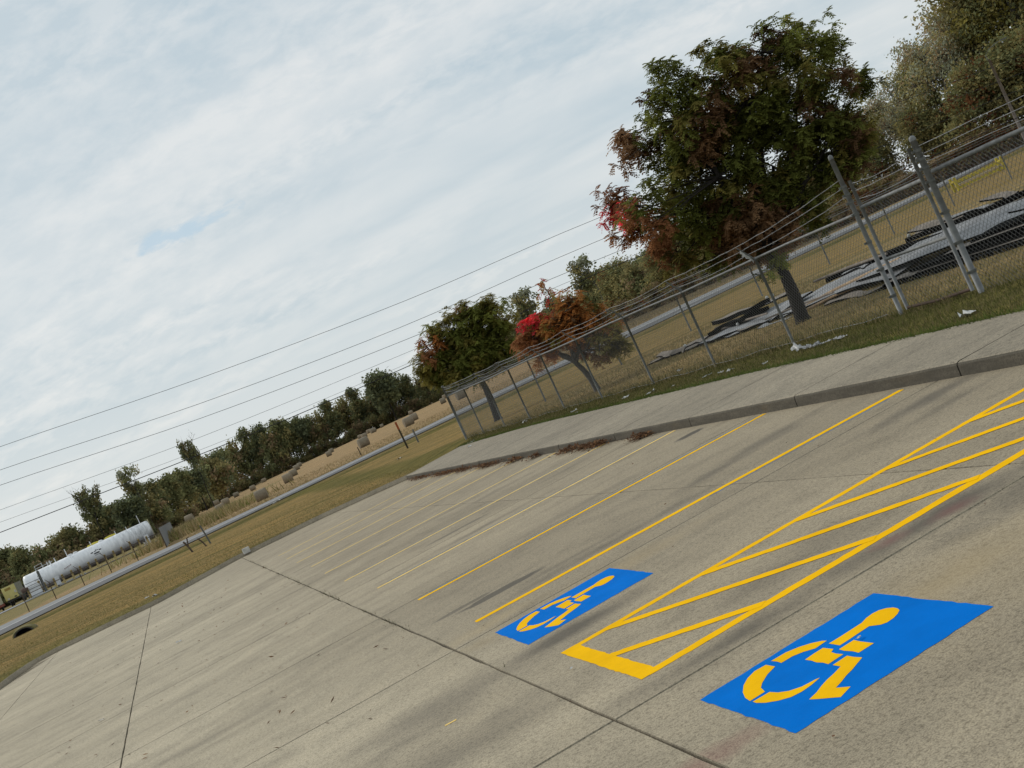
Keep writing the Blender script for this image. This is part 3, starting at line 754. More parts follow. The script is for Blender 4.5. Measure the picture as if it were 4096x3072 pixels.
def quads_leaves(C, size, rs, elong=1.7):
    n = len(C); nrm = rand_dirs(n, rs); a = rand_dirs(n, rs); x = np.cross(nrm, a); x /= np.maximum(np.linalg.norm(x, axis=1, keepdims=True), 1e-6); y = np.cross(nrm, x)
    s = size*rs.uniform(.6, 1.3, (n, 1)); x = x*s*elong*.5; y = y*s*.5
    V = np.stack([C-x, C+y*.9, C+x, C-y*.9], 1).reshape(-1, 3); f = (np.arange(n)*4)[:, None]+np.arange(4)[None]
    return V, f, 4
def pinnate_leaves(C, D, L, rs, nl=6):
    """compound drooping leaves: base C, direction D, length L; nl leaflet pairs"""
    n = len(C); up_ = np.array([0,0,1.])
    side = np.cross(D, up_); side /= np.maximum(np.linalg.norm(side, axis=1, keepdims=True), 1e-5)
    Vs = []
    for k in range(nl):
        s = (k+.6)/nl
        pos = C+D*(L*s)[:, None]-up_[None]*(L*.38*s*s)[:, None]
        tang = D*1.0-up_[None]*(.8*s)
        tang /= np.linalg.norm(tang, axis=1, keepdims=True)
        for sg in (-1, 1):
            ld = side*sg*.85+tang*.55-up_[None]*rs.uniform(.1, .5, (n, 1)); ld /= np.linalg.norm(ld, axis=1, keepdims=True)
            ll = (L*.36*(1-.35*abs(s-.5)))[:, None]*rs.uniform(.8, 1.15, (n, 1)); wd = ll*.31
            nn = np.cross(ld, tang); w = np.cross(nn, ld); w /= np.maximum(np.linalg.norm(w, axis=1, keepdims=True), 1e-5)
            Vs.append(np.stack([pos, pos+ld*ll*.45+w*wd, pos+ld*ll, pos+ld*ll*.45-w*wd], 1))
    V = np.stack(Vs, 1).reshape(-1, 3); m_ = n*nl*2
    f = (np.arange(m_)*4)[:, None]+np.arange(4)[None]
    return V, f, nl*2*4
def build_tree(name, base, spheres, trunk, seed, clumps, clump_r, leaves, leaf_size, colfn, style='quad', trunk_r=.14, mat_b=None, nmain=8, twig_r=.012, origin=None, shell=.62, droop=0.):
    """spheres: [(centre, radius)], trunk: list of points; returns empty > trunk, crown"""
    rs = np.random.RandomState(seed); base = np.array(base, float)
    Cs = np.array([s[0] for s in spheres], float); Rs = np.array([s[1] for s in spheres], float)
    w = Rs**2; w /= w.sum(); pts = []
    while len(pts) < clumps:
        i = rs.choice(len(Cs), p=w); d = rand_dirs(1, rs)[0]; p = Cs[i]+d*Rs[i]*(rs.uniform(shell**3, 1)**(1/3.))
        dd = np.linalg.norm(Cs-p, axis=1)/Rs
        if dd.min() < .45 and rs.rand() < .7: continue
        if pts and np.min(np.linalg.norm(np.array(pts)-p, axis=1)) < clump_r*.55 and rs.rand() < .8: continue
        pts.append(p)
    pts = np.array(pts); segs = []
    tr = [np.array(p, float) for p in trunk]; rr = np.linspace(trunk_r, trunk_r*.6, len(tr))
    flare = [(tr[0]-np.array([0,0,.12]), tr[0]+(tr[1]-tr[0])*.12, trunk_r*1.45, trunk_r*1.02)]
    segs += flare+[(tr[i], tr[i+1], rr[i], rr[i+1]) for i in range(len(tr)-1)]
    order = np.argsort(-Rs)[:nmain]; joints = []
    for q, i in enumerate(order):
        t0 = tr[-1] if q % 3 else tr[-2]*.35+tr[-1]*.65
        sg, pp = limb(t0, Cs[i], trunk_r*.5, trunk_r*.16, rs, 5, -.02); segs += sg; joints += pp[2:]
    joints = np.array(joints+[tr[-1]])
    for p in pts:
        j = joints[np.argmin(np.linalg.norm(joints-p, axis=1))]; sg, _ = limb(j, p, twig_r*1.8, twig_r*.5, rs, 2, .05); segs += sg
    Vt, Ft = seg_tubes(segs, 7 if trunk_r > .1 else 5)
    o0 = np.array(origin if origin is not None else base)
    root = empty(name, tuple(o0))
    trm = np_mesh('trunk', Vt-o0, [Ft], None, True); obj('trunk', trm, mat_b or M_bark, root)
    cc = colfn(pts, rs)                              # colour per clump
    if style == 'pinnate':
        per = leaves; C = []; D = []; CL = []
        for k, p in enumerate(pts):
            nr = max(1, per//8)
            for _ in range(nr):
                c = p+rs.normal(0, clump_r*.42, 3); m_ = 8
                ph = rs.uniform(0, 2*np.pi)+np.arange(m_)*2*np.pi/m_+rs.normal(0, .25, m_); el = rs.uniform(-.9, .9, m_)
                D.append(np.stack([np.cos(ph)*np.cos(el), np.sin(ph)*np.cos(el), np.sin(el)], 1)); C.append(np.repeat(c[None], m_, 0)); CL.append(np.repeat(cc[k][None]*rs.uniform(.75, 1.3), m_, 0))
        C = np.concatenate(C); D = np.concatenate(D); CL = np.concatenate(CL); L = leaf_size*rs.uniform(.7, 1.25, len(C))
        V, f, k = pinnate_leaves(C, D, L, rs, 5); CL = CL*rs.uniform(.8, 1.2, (len(CL), 1)); col = np.repeat(CL, k, 0)
    else:
        C = np.repeat(pts, leaves, 0)+rs.normal(0, clump_r*.66, (len(pts)*leaves, 3))*np.array([1,1,.85]); CL = np.repeat(cc, leaves, 0)*rs.uniform(.7, 1.3, (len(C), 1))
        V, f, k = quads_leaves(C, leaf_size, rs); col = np.repeat(CL, k, 0)
    crm = np_mesh('crown', V-o0, [f], col); obj('crown', crm, M_leaf, root)
    return root
GREEN = np.array([.118,.128,.030]); OLIVE = np.array([.18,.155,.042]); BROWN = np.array([.20,.115,.060]); RUST = np.array([.27,.12,.055]); RED = np.array([.55,.05,.06]); ORANGE = np.array([.40,.16,.05])
def patches(lst, basefn):
    """lst: [(px, py, r, colour)] in photograph pixels"""
    def fn(pts, rs):
        out = basefn(pts, rs)
        for i, p in enumerate(pts):
            a, b_ = proj(p)
            for (px, py, r, c) in lst:
                q = math.hypot(a-px, b_-py)/r
                if q < 1 and rs.rand() < 1.25-q*.7: out[i] = c*rs.uniform(.8, 1.2)
        return out
    return fn
def mixbase(cols, probs):
    def fn(pts, rs):
        idx = rs.choice(len(cols), size=len(pts), p=probs); return np.array([cols[i]*rs.uniform(.75, 1.25) for i in idx])
    return fn
def px_spheres(lst, x0, y0, s, Y, seed, dep=.6):
    rs = np.random.RandomState(seed); out = []
    for (a, b_, r) in lst:
        R = r*s*Y/F; yy = Y+rs.uniform(-1, 1)*dep; c = at(x0+a*s, y0+b_*s, yy); out.append((c, R*.92))
    return out
def trunk_to(base, px, py, n=4, seed=0):
    top = at(px, py, base[1]); rs = np.random.RandomState(seed); return [base*(1-t)+top*t+(rs.normal(0, .03, 3) if 0 < t < 1 else 0) for t in np.linspace(0, 1, n)]

# big pistache-like tree behind the fence
b1 = gp((3212, 1287)); Y1 = b1[1]
sp1 = px_spheres([(1180,330,215),(1460,310,205),(1620,480,165),(1775,530,85),(880,470,180),(560,560,150),(720,750,250),(1080,640,280),(1400,700,280),(480,960,180),(850,1050,300),(1250,1050,310),(1600,900,250),(310,1330,140),(480,1340,180),(800,1350,260),(1150,1330,250),(1450,1250,230),(1720,850,170),(330,1530,95),(620,1560,170),(950,1540,190),(1200,1480,190),(1000,850,260),(330,880,75)], 2300, 0, .6329, Y1, 1, .9)
t1 = build_tree('shade_tree', b1, sp1, trunk_to(b1, 3075, 990), 11, 390, .31, 72, .17,
    patches([(2445,880,75,RED),(2420,915,60,RED*.9),(2560,1000,130,RUST*.75),(2500,980,80,ORANGE*.6),(2470,780,80,RUST*.75),(3010,900,140,BROWN*1.0),(2900,960,80,BROWN*.95),(2820,560,60,BROWN*.8),(2490,570,90,BROWN),(3000,310,90,BROWN*.75),(2860,460,80,BROWN*.7),(2760,220,80,OLIVE*.9),(2840,620,70,BROWN*.8)],
            mixbase([GREEN*1.1, GREEN*.8, OLIVE*.9, BROWN*.65], [.46,.26,.20,.08])), 'pinnate', .145, nmain=11, twig_r=.010)
tag(t1, 'largest tree behind the fence, dark green turning brown and red at left', 'tree')
# round green tree beyond the fence corner
b2 = gp((1994, 1680)); Y2 = b2[1]
sp2 = px_spheres([(560,600,165),(730,520,110),(870,590,105),(400,720,150),(600,780,210),(830,760,150),(270,880,120),(430,950,170),(650,960,150),(840,880,105),(250,1050,90),(340,1100,70),(520,1060,110),(740,1010,80)], 1600, 1000, .4629, Y2, 2, .8)
t2 = build_tree('shade_tree', b2, sp2, trunk_to(b2, 1905, 1490), 12, 200, .31, 72, .20,
    patches([(1725,1365,42,ORANGE*.75),(1680,1400,34,RUST),(1760,1300,45,OLIVE*1.1),(1850,1260,26,RUST*.9),(1690,1480,60,OLIVE)], mixbase([GREEN*1.2, GREEN*.9, OLIVE*1.1], [.45,.2,.35])), 'pinnate', .15, nmain=8, twig_r=.014)
tag(t2, 'round dark green tree standing by the fence corner', 'tree')
# rust coloured small tree with a leaning stem
b3 = gp((2392, 1562)); Y3 = b3[1]
sp3 = px_spheres([(1110,620,70),(1200,760,140),(1400,650,180),(1090,800,95),(1290,820,120),(1550,640,160),(1480,500,110),(1650,600,120),(1760,700,110),(1800,850,70),(1700,930,55),(1210,970,45),(1440,1080,38),(1900,830,75),(1590,760,120)], 1600, 1000, .4629, Y3, 3, .7)
RUST3 = np.array([.32,.135,.040])
t3 = build_tree('shade_tree', b3, sp3, trunk_to(b3, 2290, 1440), 13, 140, .28, 40, .17,
    patches([(2112,1285,40,RED*1.0),(2080,1400,60,RUST*1.1),(2430,1390,90,OLIVE),(2380,1430,70,BROWN),(2480,1380,70,OLIVE)], mixbase([RUST3, RUST3*.75, BROWN*.8, OLIVE*.8], [.5,.25,.15,.10])), 'pinnate', .10, mat_b=M_bark_g, nmain=9, twig_r=.012, shell=.4)
tag(t3, 'small rust coloured tree with leaning stem between the two green trees', 'tree')
# its tall thin shoot with a few drooping leaves
sh = px_spheres([(1225,270,26),(1250,330,30),(1300,350,40),(1330,420,34),(1200,370,24),(1345,480,30),(1360,540,30)], 1600, 1000, .4629, Y3+.3, 4, .1)
C = []; rs_ = np.random.RandomState(8); sg = []
tip = at(2165, 1120, Y3+.3); foot = at(2260, 1330, Y3+.2); mid_ = at(2215, 1215, Y3+.25)
sg = [(foot, mid_, .018, .012), (mid_, tip, .012, .004)]
for c, r in sh: sg.append((mid_*.5+tip*.5 if c[2] > mid_[2] else mid_, c, .006, .003))
V1_, F1_ = seg_tubes(sg, 4)
Dl = rand_dirs(46, rs_); Cl = np.array([sh[i % len(sh)][0] for i in range(46)])+rs_.normal(0, .07, (46, 3)); V2_, F2_, k2 = pinnate_leaves(Cl, Dl, .24*rs_.uniform(.7, 1.2, 46), rs_, 5)
cl2 = np.repeat(np.array([[OLIVE*1.4, RUST, RED*.6][i % 3] for i in range(46)]), k2, 0)
obj('shoot_stem', np_mesh('shoot_stem', V1_-b3, [F1_]), M_bark_g, t3); obj('shoot_leaves', np_mesh('shoot_leaves', V2_-b3, [F2_], cl2), M_leaf, t3)

# templates for the far woods; each is a thing > trunk, crown
def template(seed, h, wd, style, cols, probs, leaf, clumps, per, cr_, mat_b=None, bare=0):
    rs = np.random.RandomState(seed); sp = []
    if style == 'round':
        for i in range(12):
            a = rs.uniform(0, 6.28); z = rs.uniform(.28, .88); r_ = wd*.5*math.sin(min(1, (1.02-z)*1.6)*1.57)*rs.uniform(.3, .75)
            sp.append((np.array([math.cos(a)*r_, math.sin(a)*r_, h*z]), wd*rs.uniform(.17, .27)))
        sp.append((np.array([0,0,h*.85]), wd*.2)); sp.append((np.array([0,0,h*.45]), wd*.32))
    elif style == 'tall':
        for i in range(14):
            a = rs.uniform(0, 6.28); z = rs.uniform(.25, .95); r_ = wd*.35*rs.uniform(.2, 1)*(1.15-z)
            sp.append((np.array([math.cos(a)*r_, math.sin(a)*r_, h*z]), wd*rs.uniform(.14, .24)))
    elif style == 'open':
        for i in range(9):
            a = rs.uniform(0, 6.28); z = rs.uniform(.55, .95); r_ = wd*.42*rs.uniform(.4, 1)
            sp.append((np.array([math.cos(a)*r_, math.sin(a)*r_, h*z]), wd*rs.uniform(.12, .2)))
    else:   # bush
        for i in range(9):
            a = rs.uniform(0, 6.28); r_ = wd*.4*rs.uniform(.1, 1); sp.append((np.array([math.cos(a)*r_, math.sin(a)*r_, h*rs.uniform(.15, .72)]), wd*rs.uniform(.16, .26)))
    tk = [np.array([0,0,0.]), np.array([rs.normal(0,.1), rs.normal(0,.1), h*.22]), np.array([rs.normal(0,.3), rs.normal(0,.3), h*.45]), np.array([rs.normal(0,.4), rs.normal(0,.4), h*.62])]
    root = build_tree('template', (0,0,0), sp, tk, seed+100, clumps, cr_, per, leaf, mixbase(cols, probs), 'quad', max(.05, h*.014), mat_b or M_bark, nmain=7, twig_r=.03 if h > 5 else .02, shell=.2)
    if bare:
        segs = []; top = tk[-1]
        for i in range(bare):
            d = np.array([-rs.uniform(.2, 1.0), rs.normal(0, .4), rs.uniform(.4, 1.0)]); e = top+d*h*.36; s1, pp = limb(top, e, .07, .02, rs, 4, .05); segs += s1
            for q in pp[1:]:
                for _ in range(3): segs += limb(q, q+rand_dirs(1, rs)[0]*h*.08+np.array([0,0,h*.06]), .022, .008, rs, 2)[0]
        V, f = seg_tubes(segs, 4); obj('bare_branches', np_mesh('bare_branches', V, [f]), M_bark_g, root)
    return root
FG = np.array([.165,.172,.082]); FO = np.array([.225,.195,.088]); FB = np.array([.25,.185,.11]); FD = np.array([.115,.13,.075]); FY = np.array([.30,.25,.10]); FGR = np.array([.25,.26,.19])
TEMPL = {
 'r1': template(1, 11, 9.5, 'round', [FG, FG*.8, FO], [.5,.3,.2], .42, 95, 46, .95),
 'r2': template(2, 10, 9, 'round', [FO, FG, FB], [.45,.35,.2], .42, 90, 46, .95),
 'r3': template(3, 12, 9, 'round', [FD, FG*.8, FD*1.3], [.5,.3,.2], .42, 100, 48, .95),
 't1': template(4, 13, 7, 'tall', [FG, FO, FD], [.4,.3,.3], .42, 95, 44, .85),
 'o1': template(5, 14, 8, 'open', [FGR*.8, FG, FO], [.4,.35,.25], .40, 52, 34, .75, M_bark_g),
 'o2': template(6, 13, 7, 'open', [FG*.8, FO*.8, FD], [.4,.3,.3], .40, 50, 36, .75, None, 6),
 'b1': template(7, 4.2, 7, 'bush', [FO*.8, FB*.8, FG*.8], [.35,.35,.3], .36, 52, 46, .75),
 'b2': template(8, 4.8, 7, 'bush', [FG*.75, FO*.75, FB*.6], [.4,.3,.3], .36, 52, 46, .75),
 'g1': template(9, 17, 9.5, 'tall', [OLIVE*1.1, FG*1.05, FY*.75, FO], [.35,.3,.1,.25], .21, 200, 62, .9, M_bark_g),
 'g2': template(10, 18, 9, 'open', [FGR*1.25, FO*1.4, FB*1.2], [.45,.3,.25], .20, 185, 34, .95, M_bark_g),
 'g3': template(12, 9, 7.5, 'round', [FO*1.05, FG, FY*.8, RUST*.5], [.4,.3,.2,.1], .21, 140, 62, .8),
 'g4': template(13, 4, 6, 'bush', [FB*.8, FO*.75, RUST*.45], [.4,.4,.2], .24, 80, 46, .6)}
def plant(key, name, px, py, Y, label, cat, group=None, h=None, w=None, rz=None, sink=.05):
    """copy of a template standing where the pixel column meets distance Y"""
    src = TEMPL[key]; d = ray((px, py)); x = d[0]/d[1]*Y; z = float(terr(x, Y)) if py is not None else 0.
    o = src.copy(); o.name = name; link(o); o.location = (x, Y, z-sink); o.rotation_euler = (0, 0, rz if rz is not None else random.Random(int(px*7+Y)).uniform(0, 6.28))
    H0 = {'r1':11,'r2':10,'r3':12,'t1':13,'o1':14,'o2':13,'b1':4.2,'b2':4.8,'g1':17,'g2':18,'g3':9,'g4':4}[key]
    sc = (h/H0) if h else 1.; sw = w if w else sc; o.scale = (sw, sw, sc)
    for ch in src.children:
        c = ch.copy(); link(c, o)
    return tag(o, label, cat, group)
HZ = lambda x: 1968-.462*(x-926)              # true horizon in the photograph
WX = [-250,300,600,760,860,930,1200,1760,2100,2400,2700,3100,3500,3800,4400]; WD = [240,246,255,295,385,436,444,446,405,325,265,222,190,178,168]
WH = [(-200,11),(0,11.6),(116,9.2),(222,9.3),(324,9.0),(444,9.2),(597,9.4),(694,10.2),(856,15),(995,18.5),(1230,14.6),(1323,14.6),(1457,15.5),(1522,15.2),(1670,11.6),(1800,12.5),(2000,13.5),(2300,13),(2700,12)]
rg = random.Random(77)
def wood_h(px): return float(np.interp(px, [a for a, _ in WH], [b_ for _, b_ in WH]))
px = -230.; k = 0
lab_wood = 'green tree within the dense wood at the edge of the hay field'
while px < 3300:
    D = float(np.interp(px, WX, WD)); d = ray((px, HZ(px))); Yd = D
    h = wood_h(px)*rg.uniform(.82, 1.06)
    # the column of a tree leans in the tilted photograph: aim its middle at px
    plant(rg.choice(['r1','r2','r1','r3','t1','r2']), 'wood_tree', px+.42*.907*h/2/D*F*.9, HZ(px+.42*.9*h/2/D*F), Yd+rg.uniform(1, 14), lab_wood, 'tree', 'trees of the far wood', h=h, w=h/10.5*rg.uniform(.8, 1.05)*min(1, 13/h))
    px += (2.9 if px < 900 else 4.0)/D*F*rg.uniform(.75, 1.2); k += 1
px = -240.
while px < 3300:
    D = float(np.interp(px, WX, WD))
    plant(rg.choice(['b1','b2']), 'wood_bush', px, HZ(px), D-rg.uniform(.5, 3), 'low brown-green bush at the foot of the far wood', 'bush', 'bushes of the far wood', h=rg.uniform(3.2, 5.6), w=rg.uniform(.8, 1.2))
    px += 3.6/D*F*rg.uniform(.8, 1.2)
def solo(key, bx, Y, hpx, label, w, name='tall_tree', rz=None): return plant(key, name, bx, HZ(bx), Y, label, 'tree', None, h=hpx*Y/F+1.8, w=w, rz=rz)
solo('o2', 440, 250, 285, 'tree with bare branches on top rising behind the white tank', .62, rz=.3)
solo('o1', 618, 258, 285, 'airy tree standing tall above the wood behind the tank end', .72)
solo('o2', 848, 300, 285, 'dark thin tree rising left of the first hay bales', .62, rz=2.2)
solo('r3', 1580, 440, 190, 'dark blue-green round tree standing out of the wood by the cable', 1.55)
solo('o1', 2440, 300, 285, 'sage green airy tree right of the rust coloured tree top', 1.1)
solo('o1', 2190, 320, 262, 'grey-green airy tree just left of the rust coloured tree top', 1.15, rz=1.0)
# grove at the right, beyond the road
lab_g = 'olive green tree of the tall grove beyond the yard'
for (bx, Y, key, h, w) in [(3540,180,'g2',13.5,.95),(3610,178,'g2',16,.95),(3700,176,'g2',17.5,.95),(3780,172,'g1',15,.8),(3420,178,'g3',8.5,1.0),(3560,172,'g3',9.5,1.05),(3680,170,'g2',13.5,.8),(3760,165,'g3',9,1.1),(3830,168,'g1',17,.95),(3905,160,'g2',20,.95),(4010,165,'g2',24,1.15),(4080,158,'g1',22,1.05),(4180,162,'g2',27,1.2),(4260,155,'g1',24,1.1),(4380,160,'g1',27,1.2),(4480,158,'g2',27,1.1),(3960,152,'g3',10,1.1),(4120,150,'g3',11,1.2),(4260,148,'g3',11,1.1),(3300,190,'g3',8,1.1),(3180,200,'g3',9,1.1),(3050,205,'g3',10,1.2),(2920,212,'g3',10.5,1.2),(2800,222,'g3',10,1.2),(2700,232,'g3',10,1.2),(2600,246,'r2',10,.95),(2520,262,'g3',10.5,1.3),(4420,150,'g3',11,1.2)]:
    plant(key, 'grove_tree', bx, HZ(bx), Y, lab_g, 'tree', 'trees of the tall grove', h=h, w=w*h/(17 if key == 'g1' else 18 if key == 'g2' else 9))
for bx in range(2480, 4500, 68):
    Y = float(np.interp(bx, [2480,2700,3100,3500,3800,4400], [225,205,185,160,152,143]))
    plant('g4', 'roadside_bush', bx+rg.uniform(-15,15), HZ(bx), Y, 'low brown bush along the far side of the road', 'bush', 'bushes below the grove', h=rg.uniform(2.6, 4.2), w=rg.uniform(.7, 1.05))
for r in TEMPL.values():
    for c in list(r.children): bpy.data.objects.remove(c)
    bpy.data.objects.remove(r)

# ------------------------------------------------------------------ hay bales
def straw(name, c):
    m, t, b, o = new_mat(name); tcn = N(t, 'ShaderNodeTexCoord'); p = tcn.outputs['Object']; oi = N(t, 'ShaderNodeObjectInfo')
    n1 = noise(t, mapping(t, p, scale=(16, 3, 3)), 1.5, 5, .7); n2 = noise(t, p, 2.2, 4, .6)
    col = mixc(t, ramp(t, n1, [(.3, (0,0,0)), (.7, (1,1,1))]), tuple(x*.6 for x in c), tuple(x*1.25 for x in c))
    col = mixc(t, .6, col, ramp(t, n2, [(.3, (.75,.75,.75)), (.7, (1.15,1.15,1.15))]), 'MULTIPLY')
    col = mixc(t, math_(t, 'MULTIPLY', oi.outputs['Random'], .35), col, (.33,.24,.15))
    setc(t, b, col); b.inputs['Roughness'].default_value = .95; bump(t, b, n1, .8, .05); return m
M_hay = straw('weathered_hay', (.225,.190,.135))
def bale_mesh():
    rs = np.random.RandomState(4); n = 24; prof = [(-.75,.05),(-.75,.40),(-.755,.68),(-.72,.74),(-.45,.755),(-.15,.745),(.15,.755),(.45,.745),(.72,.74),(.755,.68),(.75,.40),(.75,.05)]
    V = []; Fc = []
    for (x, r) in prof:
        for k in range(n):
            a = 2*math.pi*k/n; q = r*(1+rs.uniform(-.018,.018)); z = q*math.sin(a)
            V.append((x+rs.uniform(-.012,.012), q*math.cos(a), max(z, -.69)+.69))
    for i in range(len(prof)-1):
        for k in range(n): Fc.append((i*n+k, i*n+(k+1)%n, (i+1)*n+(k+1)%n, (i+1)*n+k))
    Fc.append(tuple(range(n))[::-1]); Fc.append(tuple(range((len(prof)-1)*n, len(prof)*n)))
    me = bpy.data.meshes.new('hay_bale'); me.from_pydata(V, [], Fc); me.polygons.foreach_set('use_smooth', [True]*len(Fc)); me.update(); return me
BM = bale_mesh(); BM.materials.append(M_hay)
far_lab = 'small round hay bale far off near the wood'
BALES = [(1050,1999,45,'nearest round hay bale standing just beyond the road'),(1011,1961,24,far_lab),(1054,1928,18,far_lab),(1078,1914,15,far_lab),(1154,1928,42,'large hay bale with another one close behind its right end'),(1174,1904,32,'hay bale half hidden behind a larger bale, first in a row of four'),
 (1186,1880,25,far_lab),(1197,1866,19,far_lab),(1315,1824,24,'front bale of the lone pair in mid field'),(1324,1810,19,'rear bale of the lone pair in mid field'),(1636,1702,42,'large hay bale left of the fence corner, right of the orange-topped stake'),(1656,1682,34,'hay bale touching the right end of the large bale near the stake'),
 (1642,1657,18,far_lab),(1526,1709,16,far_lab),(1772,1613,26,'hay bale just left of the fence corner post'),(1779,1594,20,far_lab),(1741,1604,15,far_lab),(1846,1594,42,'large hay bale seen through the fence beside the round green tree'),(1807,1574,15,far_lab),
 (1457,1786,44,'large hay bale with dark thin post in front of it'),(1456,1751,22,far_lab),(1439,1753,17,far_lab),(1492,1730,22,far_lab),(1474,1732,18,far_lab),(884,2047,38,'front bale of the cluster of three nearest the wood corner'),(866,2024,28,'left rear bale of the cluster of three nearest the wood corner'),(903,2019,31,'right rear bale of the cluster of three nearest the wood corner'),(944,1987,22,far_lab),(760,2088,36,'hay bale half buried in tall pale grass near the grey screen fence')]
for i, (px, py, wpx, lab) in enumerate(BALES):
    P = gp((px+4, py)); D = P[1]; sc = max(.72, min(1.12, wpx*D/F/1.62))
    o = bpy.data.objects.new('hay_bale', BM); link(o); o.location = P-np.array([0,0,.04]); o.scale = (sc*random.Random(i).uniform(.95,1.05), sc, sc); o.rotation_euler = (0, 0, random.Random(i).uniform(-.25, .35)+(.2 if i % 3 else -.15))
    tag(o, lab, 'hay bale', 'hay bales in the field')
# ------------------------------------------------------------------ power lines along the road
WL = [('power_line', [(-500,1976),(0,1787),(800,1513),(1628,1200),(2408,866),(3526,436),(4096,222),(4600,40)], .0145, 'topmost grey power line crossing the sky'),
      ('power_line', [(-500,2070),(0,1880),(800,1614),(1600,1310),(2389,965),(3526,510),(4096,288),(4600,105)], .0145, 'second power line from the top crossing the sky'),
      ('power_line', [(-500,2133),(0,1941),(800,1674),(1600,1368),(2480,1002),(3526,585),(4096,352),(4600,165)], .0145, 'third power line from the top crossing the sky'),
      ('power_line', [(-500,2232),(0,2040),(800,1749),(1666,1394),(2400,1075),(3526,640),(4096,402),(4600,210)], .0105, 'thin power line between the three upper lines and the thick cable'),
      ('power_line', [(-500,2280),(0,2089),(800,1800),(1661,1441),(2400,1112),(3526,672),(4096,430),(4600,240)], .009, 'faint thin line just above the thick black cable'),
      ('telephone_cable', [(-500,2318),(0,2130),(1024,1728),(1666,1450),(2044,1275),(2507,1044),(3526,705),(4096,460),(4600,262)], .026, 'thick black cable hanging lowest of the overhead lines')]
for name, pts, r, lab in WL:
    Q = [at(p[0], p[1], 92.) for p in pts]; m = MB(); path = []
    for i in range(len(Q)-1):
        p_1, p0_, p1_, p2_ = Q[max(0, i-1)], Q[i], Q[i+1], Q[min(len(Q)-1, i+2)]
        for k in range(6):
            t = k/6; path.append(.5*((2*p0_)+(-p_1+p1_)*t+(2*p_1-5*p0_+4*p1_-p2_)*t*t+(-p_1+3*p0_-3*p1_+p2_)*t**3))
    path.append(Q[-1]); o0 = Q[0]
    m.tube([q-o0 for q in path], r, 4, caps=False); o = m.build(name, M_black if r > .02 else M_cable, None, loc=tuple(o0)); tag(o, lab, 'cable')
# street light pole in front of the grove
bp = gp((4096, 545)); bx_, by_ = at(4075, 500, 112.)[:2]; zb = float(terr(bx_, by_)); pt = at(3958, 235, 112.)
pole = empty('light_pole', (bx_, by_, zb)); tag(pole, 'grey wooden pole with a curved lamp arm in front of the grove', 'pole')
m = MB(); m.tube([(0,0,-.2), (0,0,pt[2]-zb)], [.17, .12], 8); m.build('shaft', simple('weathered_wood', (.16,.135,.115), .9, 0, .3, 4), pole, True)
m = MB(); zt = pt[2]-zb; m.tube([(0,0,zt-.3), (-.15,0,zt+.35), (.35,0,zt+.75), (1.0,0,zt+.95), (1.5,0,zt+1.0)], .03, 6); m.build('arm', M_galv, pole)
m = MB(); m.box((1.75,0,zt+1.0), (.55,.22,.12)); m.build('lamp_head', M_galv_d, pole)

# ------------------------------------------------------------------ tank site
def tank_mat():
    m, t, b, o = new_mat('weathered_shaded_white_paint'); tcn = N(t, 'ShaderNodeTexCoord'); p = tcn.outputs['Object']
    n1 = noise(t, mapping(t, p, scale=(1.2, .5, .5)), 1.6, 5, .65, .3); n2 = noise(t, mapping(t, p, scale=(1.1, .6, .30)), 1.9, 4, .7); sx = N(t, 'ShaderNodeSeparateXYZ'); t.links.new(p, sx.inputs[0])
    col = mixc(t, ramp(t, n1, [(.35, (0,0,0)), (.68, (1,1,1))]), (.74,.75,.77), (.93,.94,.95))
    end = ramp(t, sx.outputs[0], [(.0, (0,0,0)), (1., (1,1,1))])
    mr = N(t, 'ShaderNodeMapRange', inp={1: 3.0, 2: 7.0}); t.links.new(sx.outputs[0], mr.inputs[0])
    col = mixc(t, math_(t, 'MULTIPLY', mr.outputs[0], ramp(t, n1, [(.3, (.75,.75,.75)), (.62, (.1,.1,.1))])), col, (.27,.275,.28))
    tp = N(t, 'ShaderNodeMapRange', inp={1: .55, 2: 1.5}); t.links.new(sx.outputs[2], tp.inputs[0])
    col = mixc(t, math_(t, 'MULTIPLY', tp.outputs[0], ramp(t, n2, [(.56, (0,0,0)), (.72, (.8,.8,.8))])), col, (.16,.15,.14))
    under_shade = N(t, 'ShaderNodeMapRange', inp={1: -.35, 2: -1.2}); t.links.new(sx.outputs[2], under_shade.inputs[0])
    col = mixc(t, math_(t, 'MULTIPLY', under_shade.outputs[0], .75), col, (.30,.25,.22))  # underside shading painted into the colour, deepening towards the tank's bottom
    setc(t, b, col); b.inputs['Roughness'].default_value = .5; return m
tl = at(95, 2312, 184.); tr_ = at(563, 2092, 192.); GZ = 0.
TA = np.array([tl[0]-.3, tl[1]]); TB = np.array([tr_[0]+.9, tr_[1]]); TL = float(np.linalg.norm(TB-TA)); trz = math.atan2(TB[1]-TA[1], TB[0]-TA[0])
tc_ = (TA+TB)/2; R_ = 1.33; zc_ = .60+R_
tank = empty('storage_tank', (tc_[0], tc_[1], 0), trz); tag(tank, 'long white cylindrical gas tank lying beyond the road', 'tank')
M_tank = tank_mat(); M_white = simple('white_paint', (.70,.71,.72), .6, 0, .12, 2); M_steel_d = simple('dark_steel', (.05,.05,.055), .6)
hl = TL/2
m = MB(); m.lathe((-hl, 0, 0), (1,0,0), [(-.02, .001), (.0, .55), (.10, 1.0), (.26, 1.28), (.50, R_), (hl*.66, R_), (hl*.665, R_+.012), (hl*.68, R_+.012), (hl*.685, R_), (hl*1.33, R_), (hl*1.335, R_+.012), (hl*1.35, R_+.012), (hl*1.355, R_), (TL-.18, R_), (TL-.07, 1.28), (TL-.02, 1.0), (TL, .55), (TL+.02, .001)], 40)
sh_ = m.build('shell', M_tank, tank, True, (0, 0, zc_))
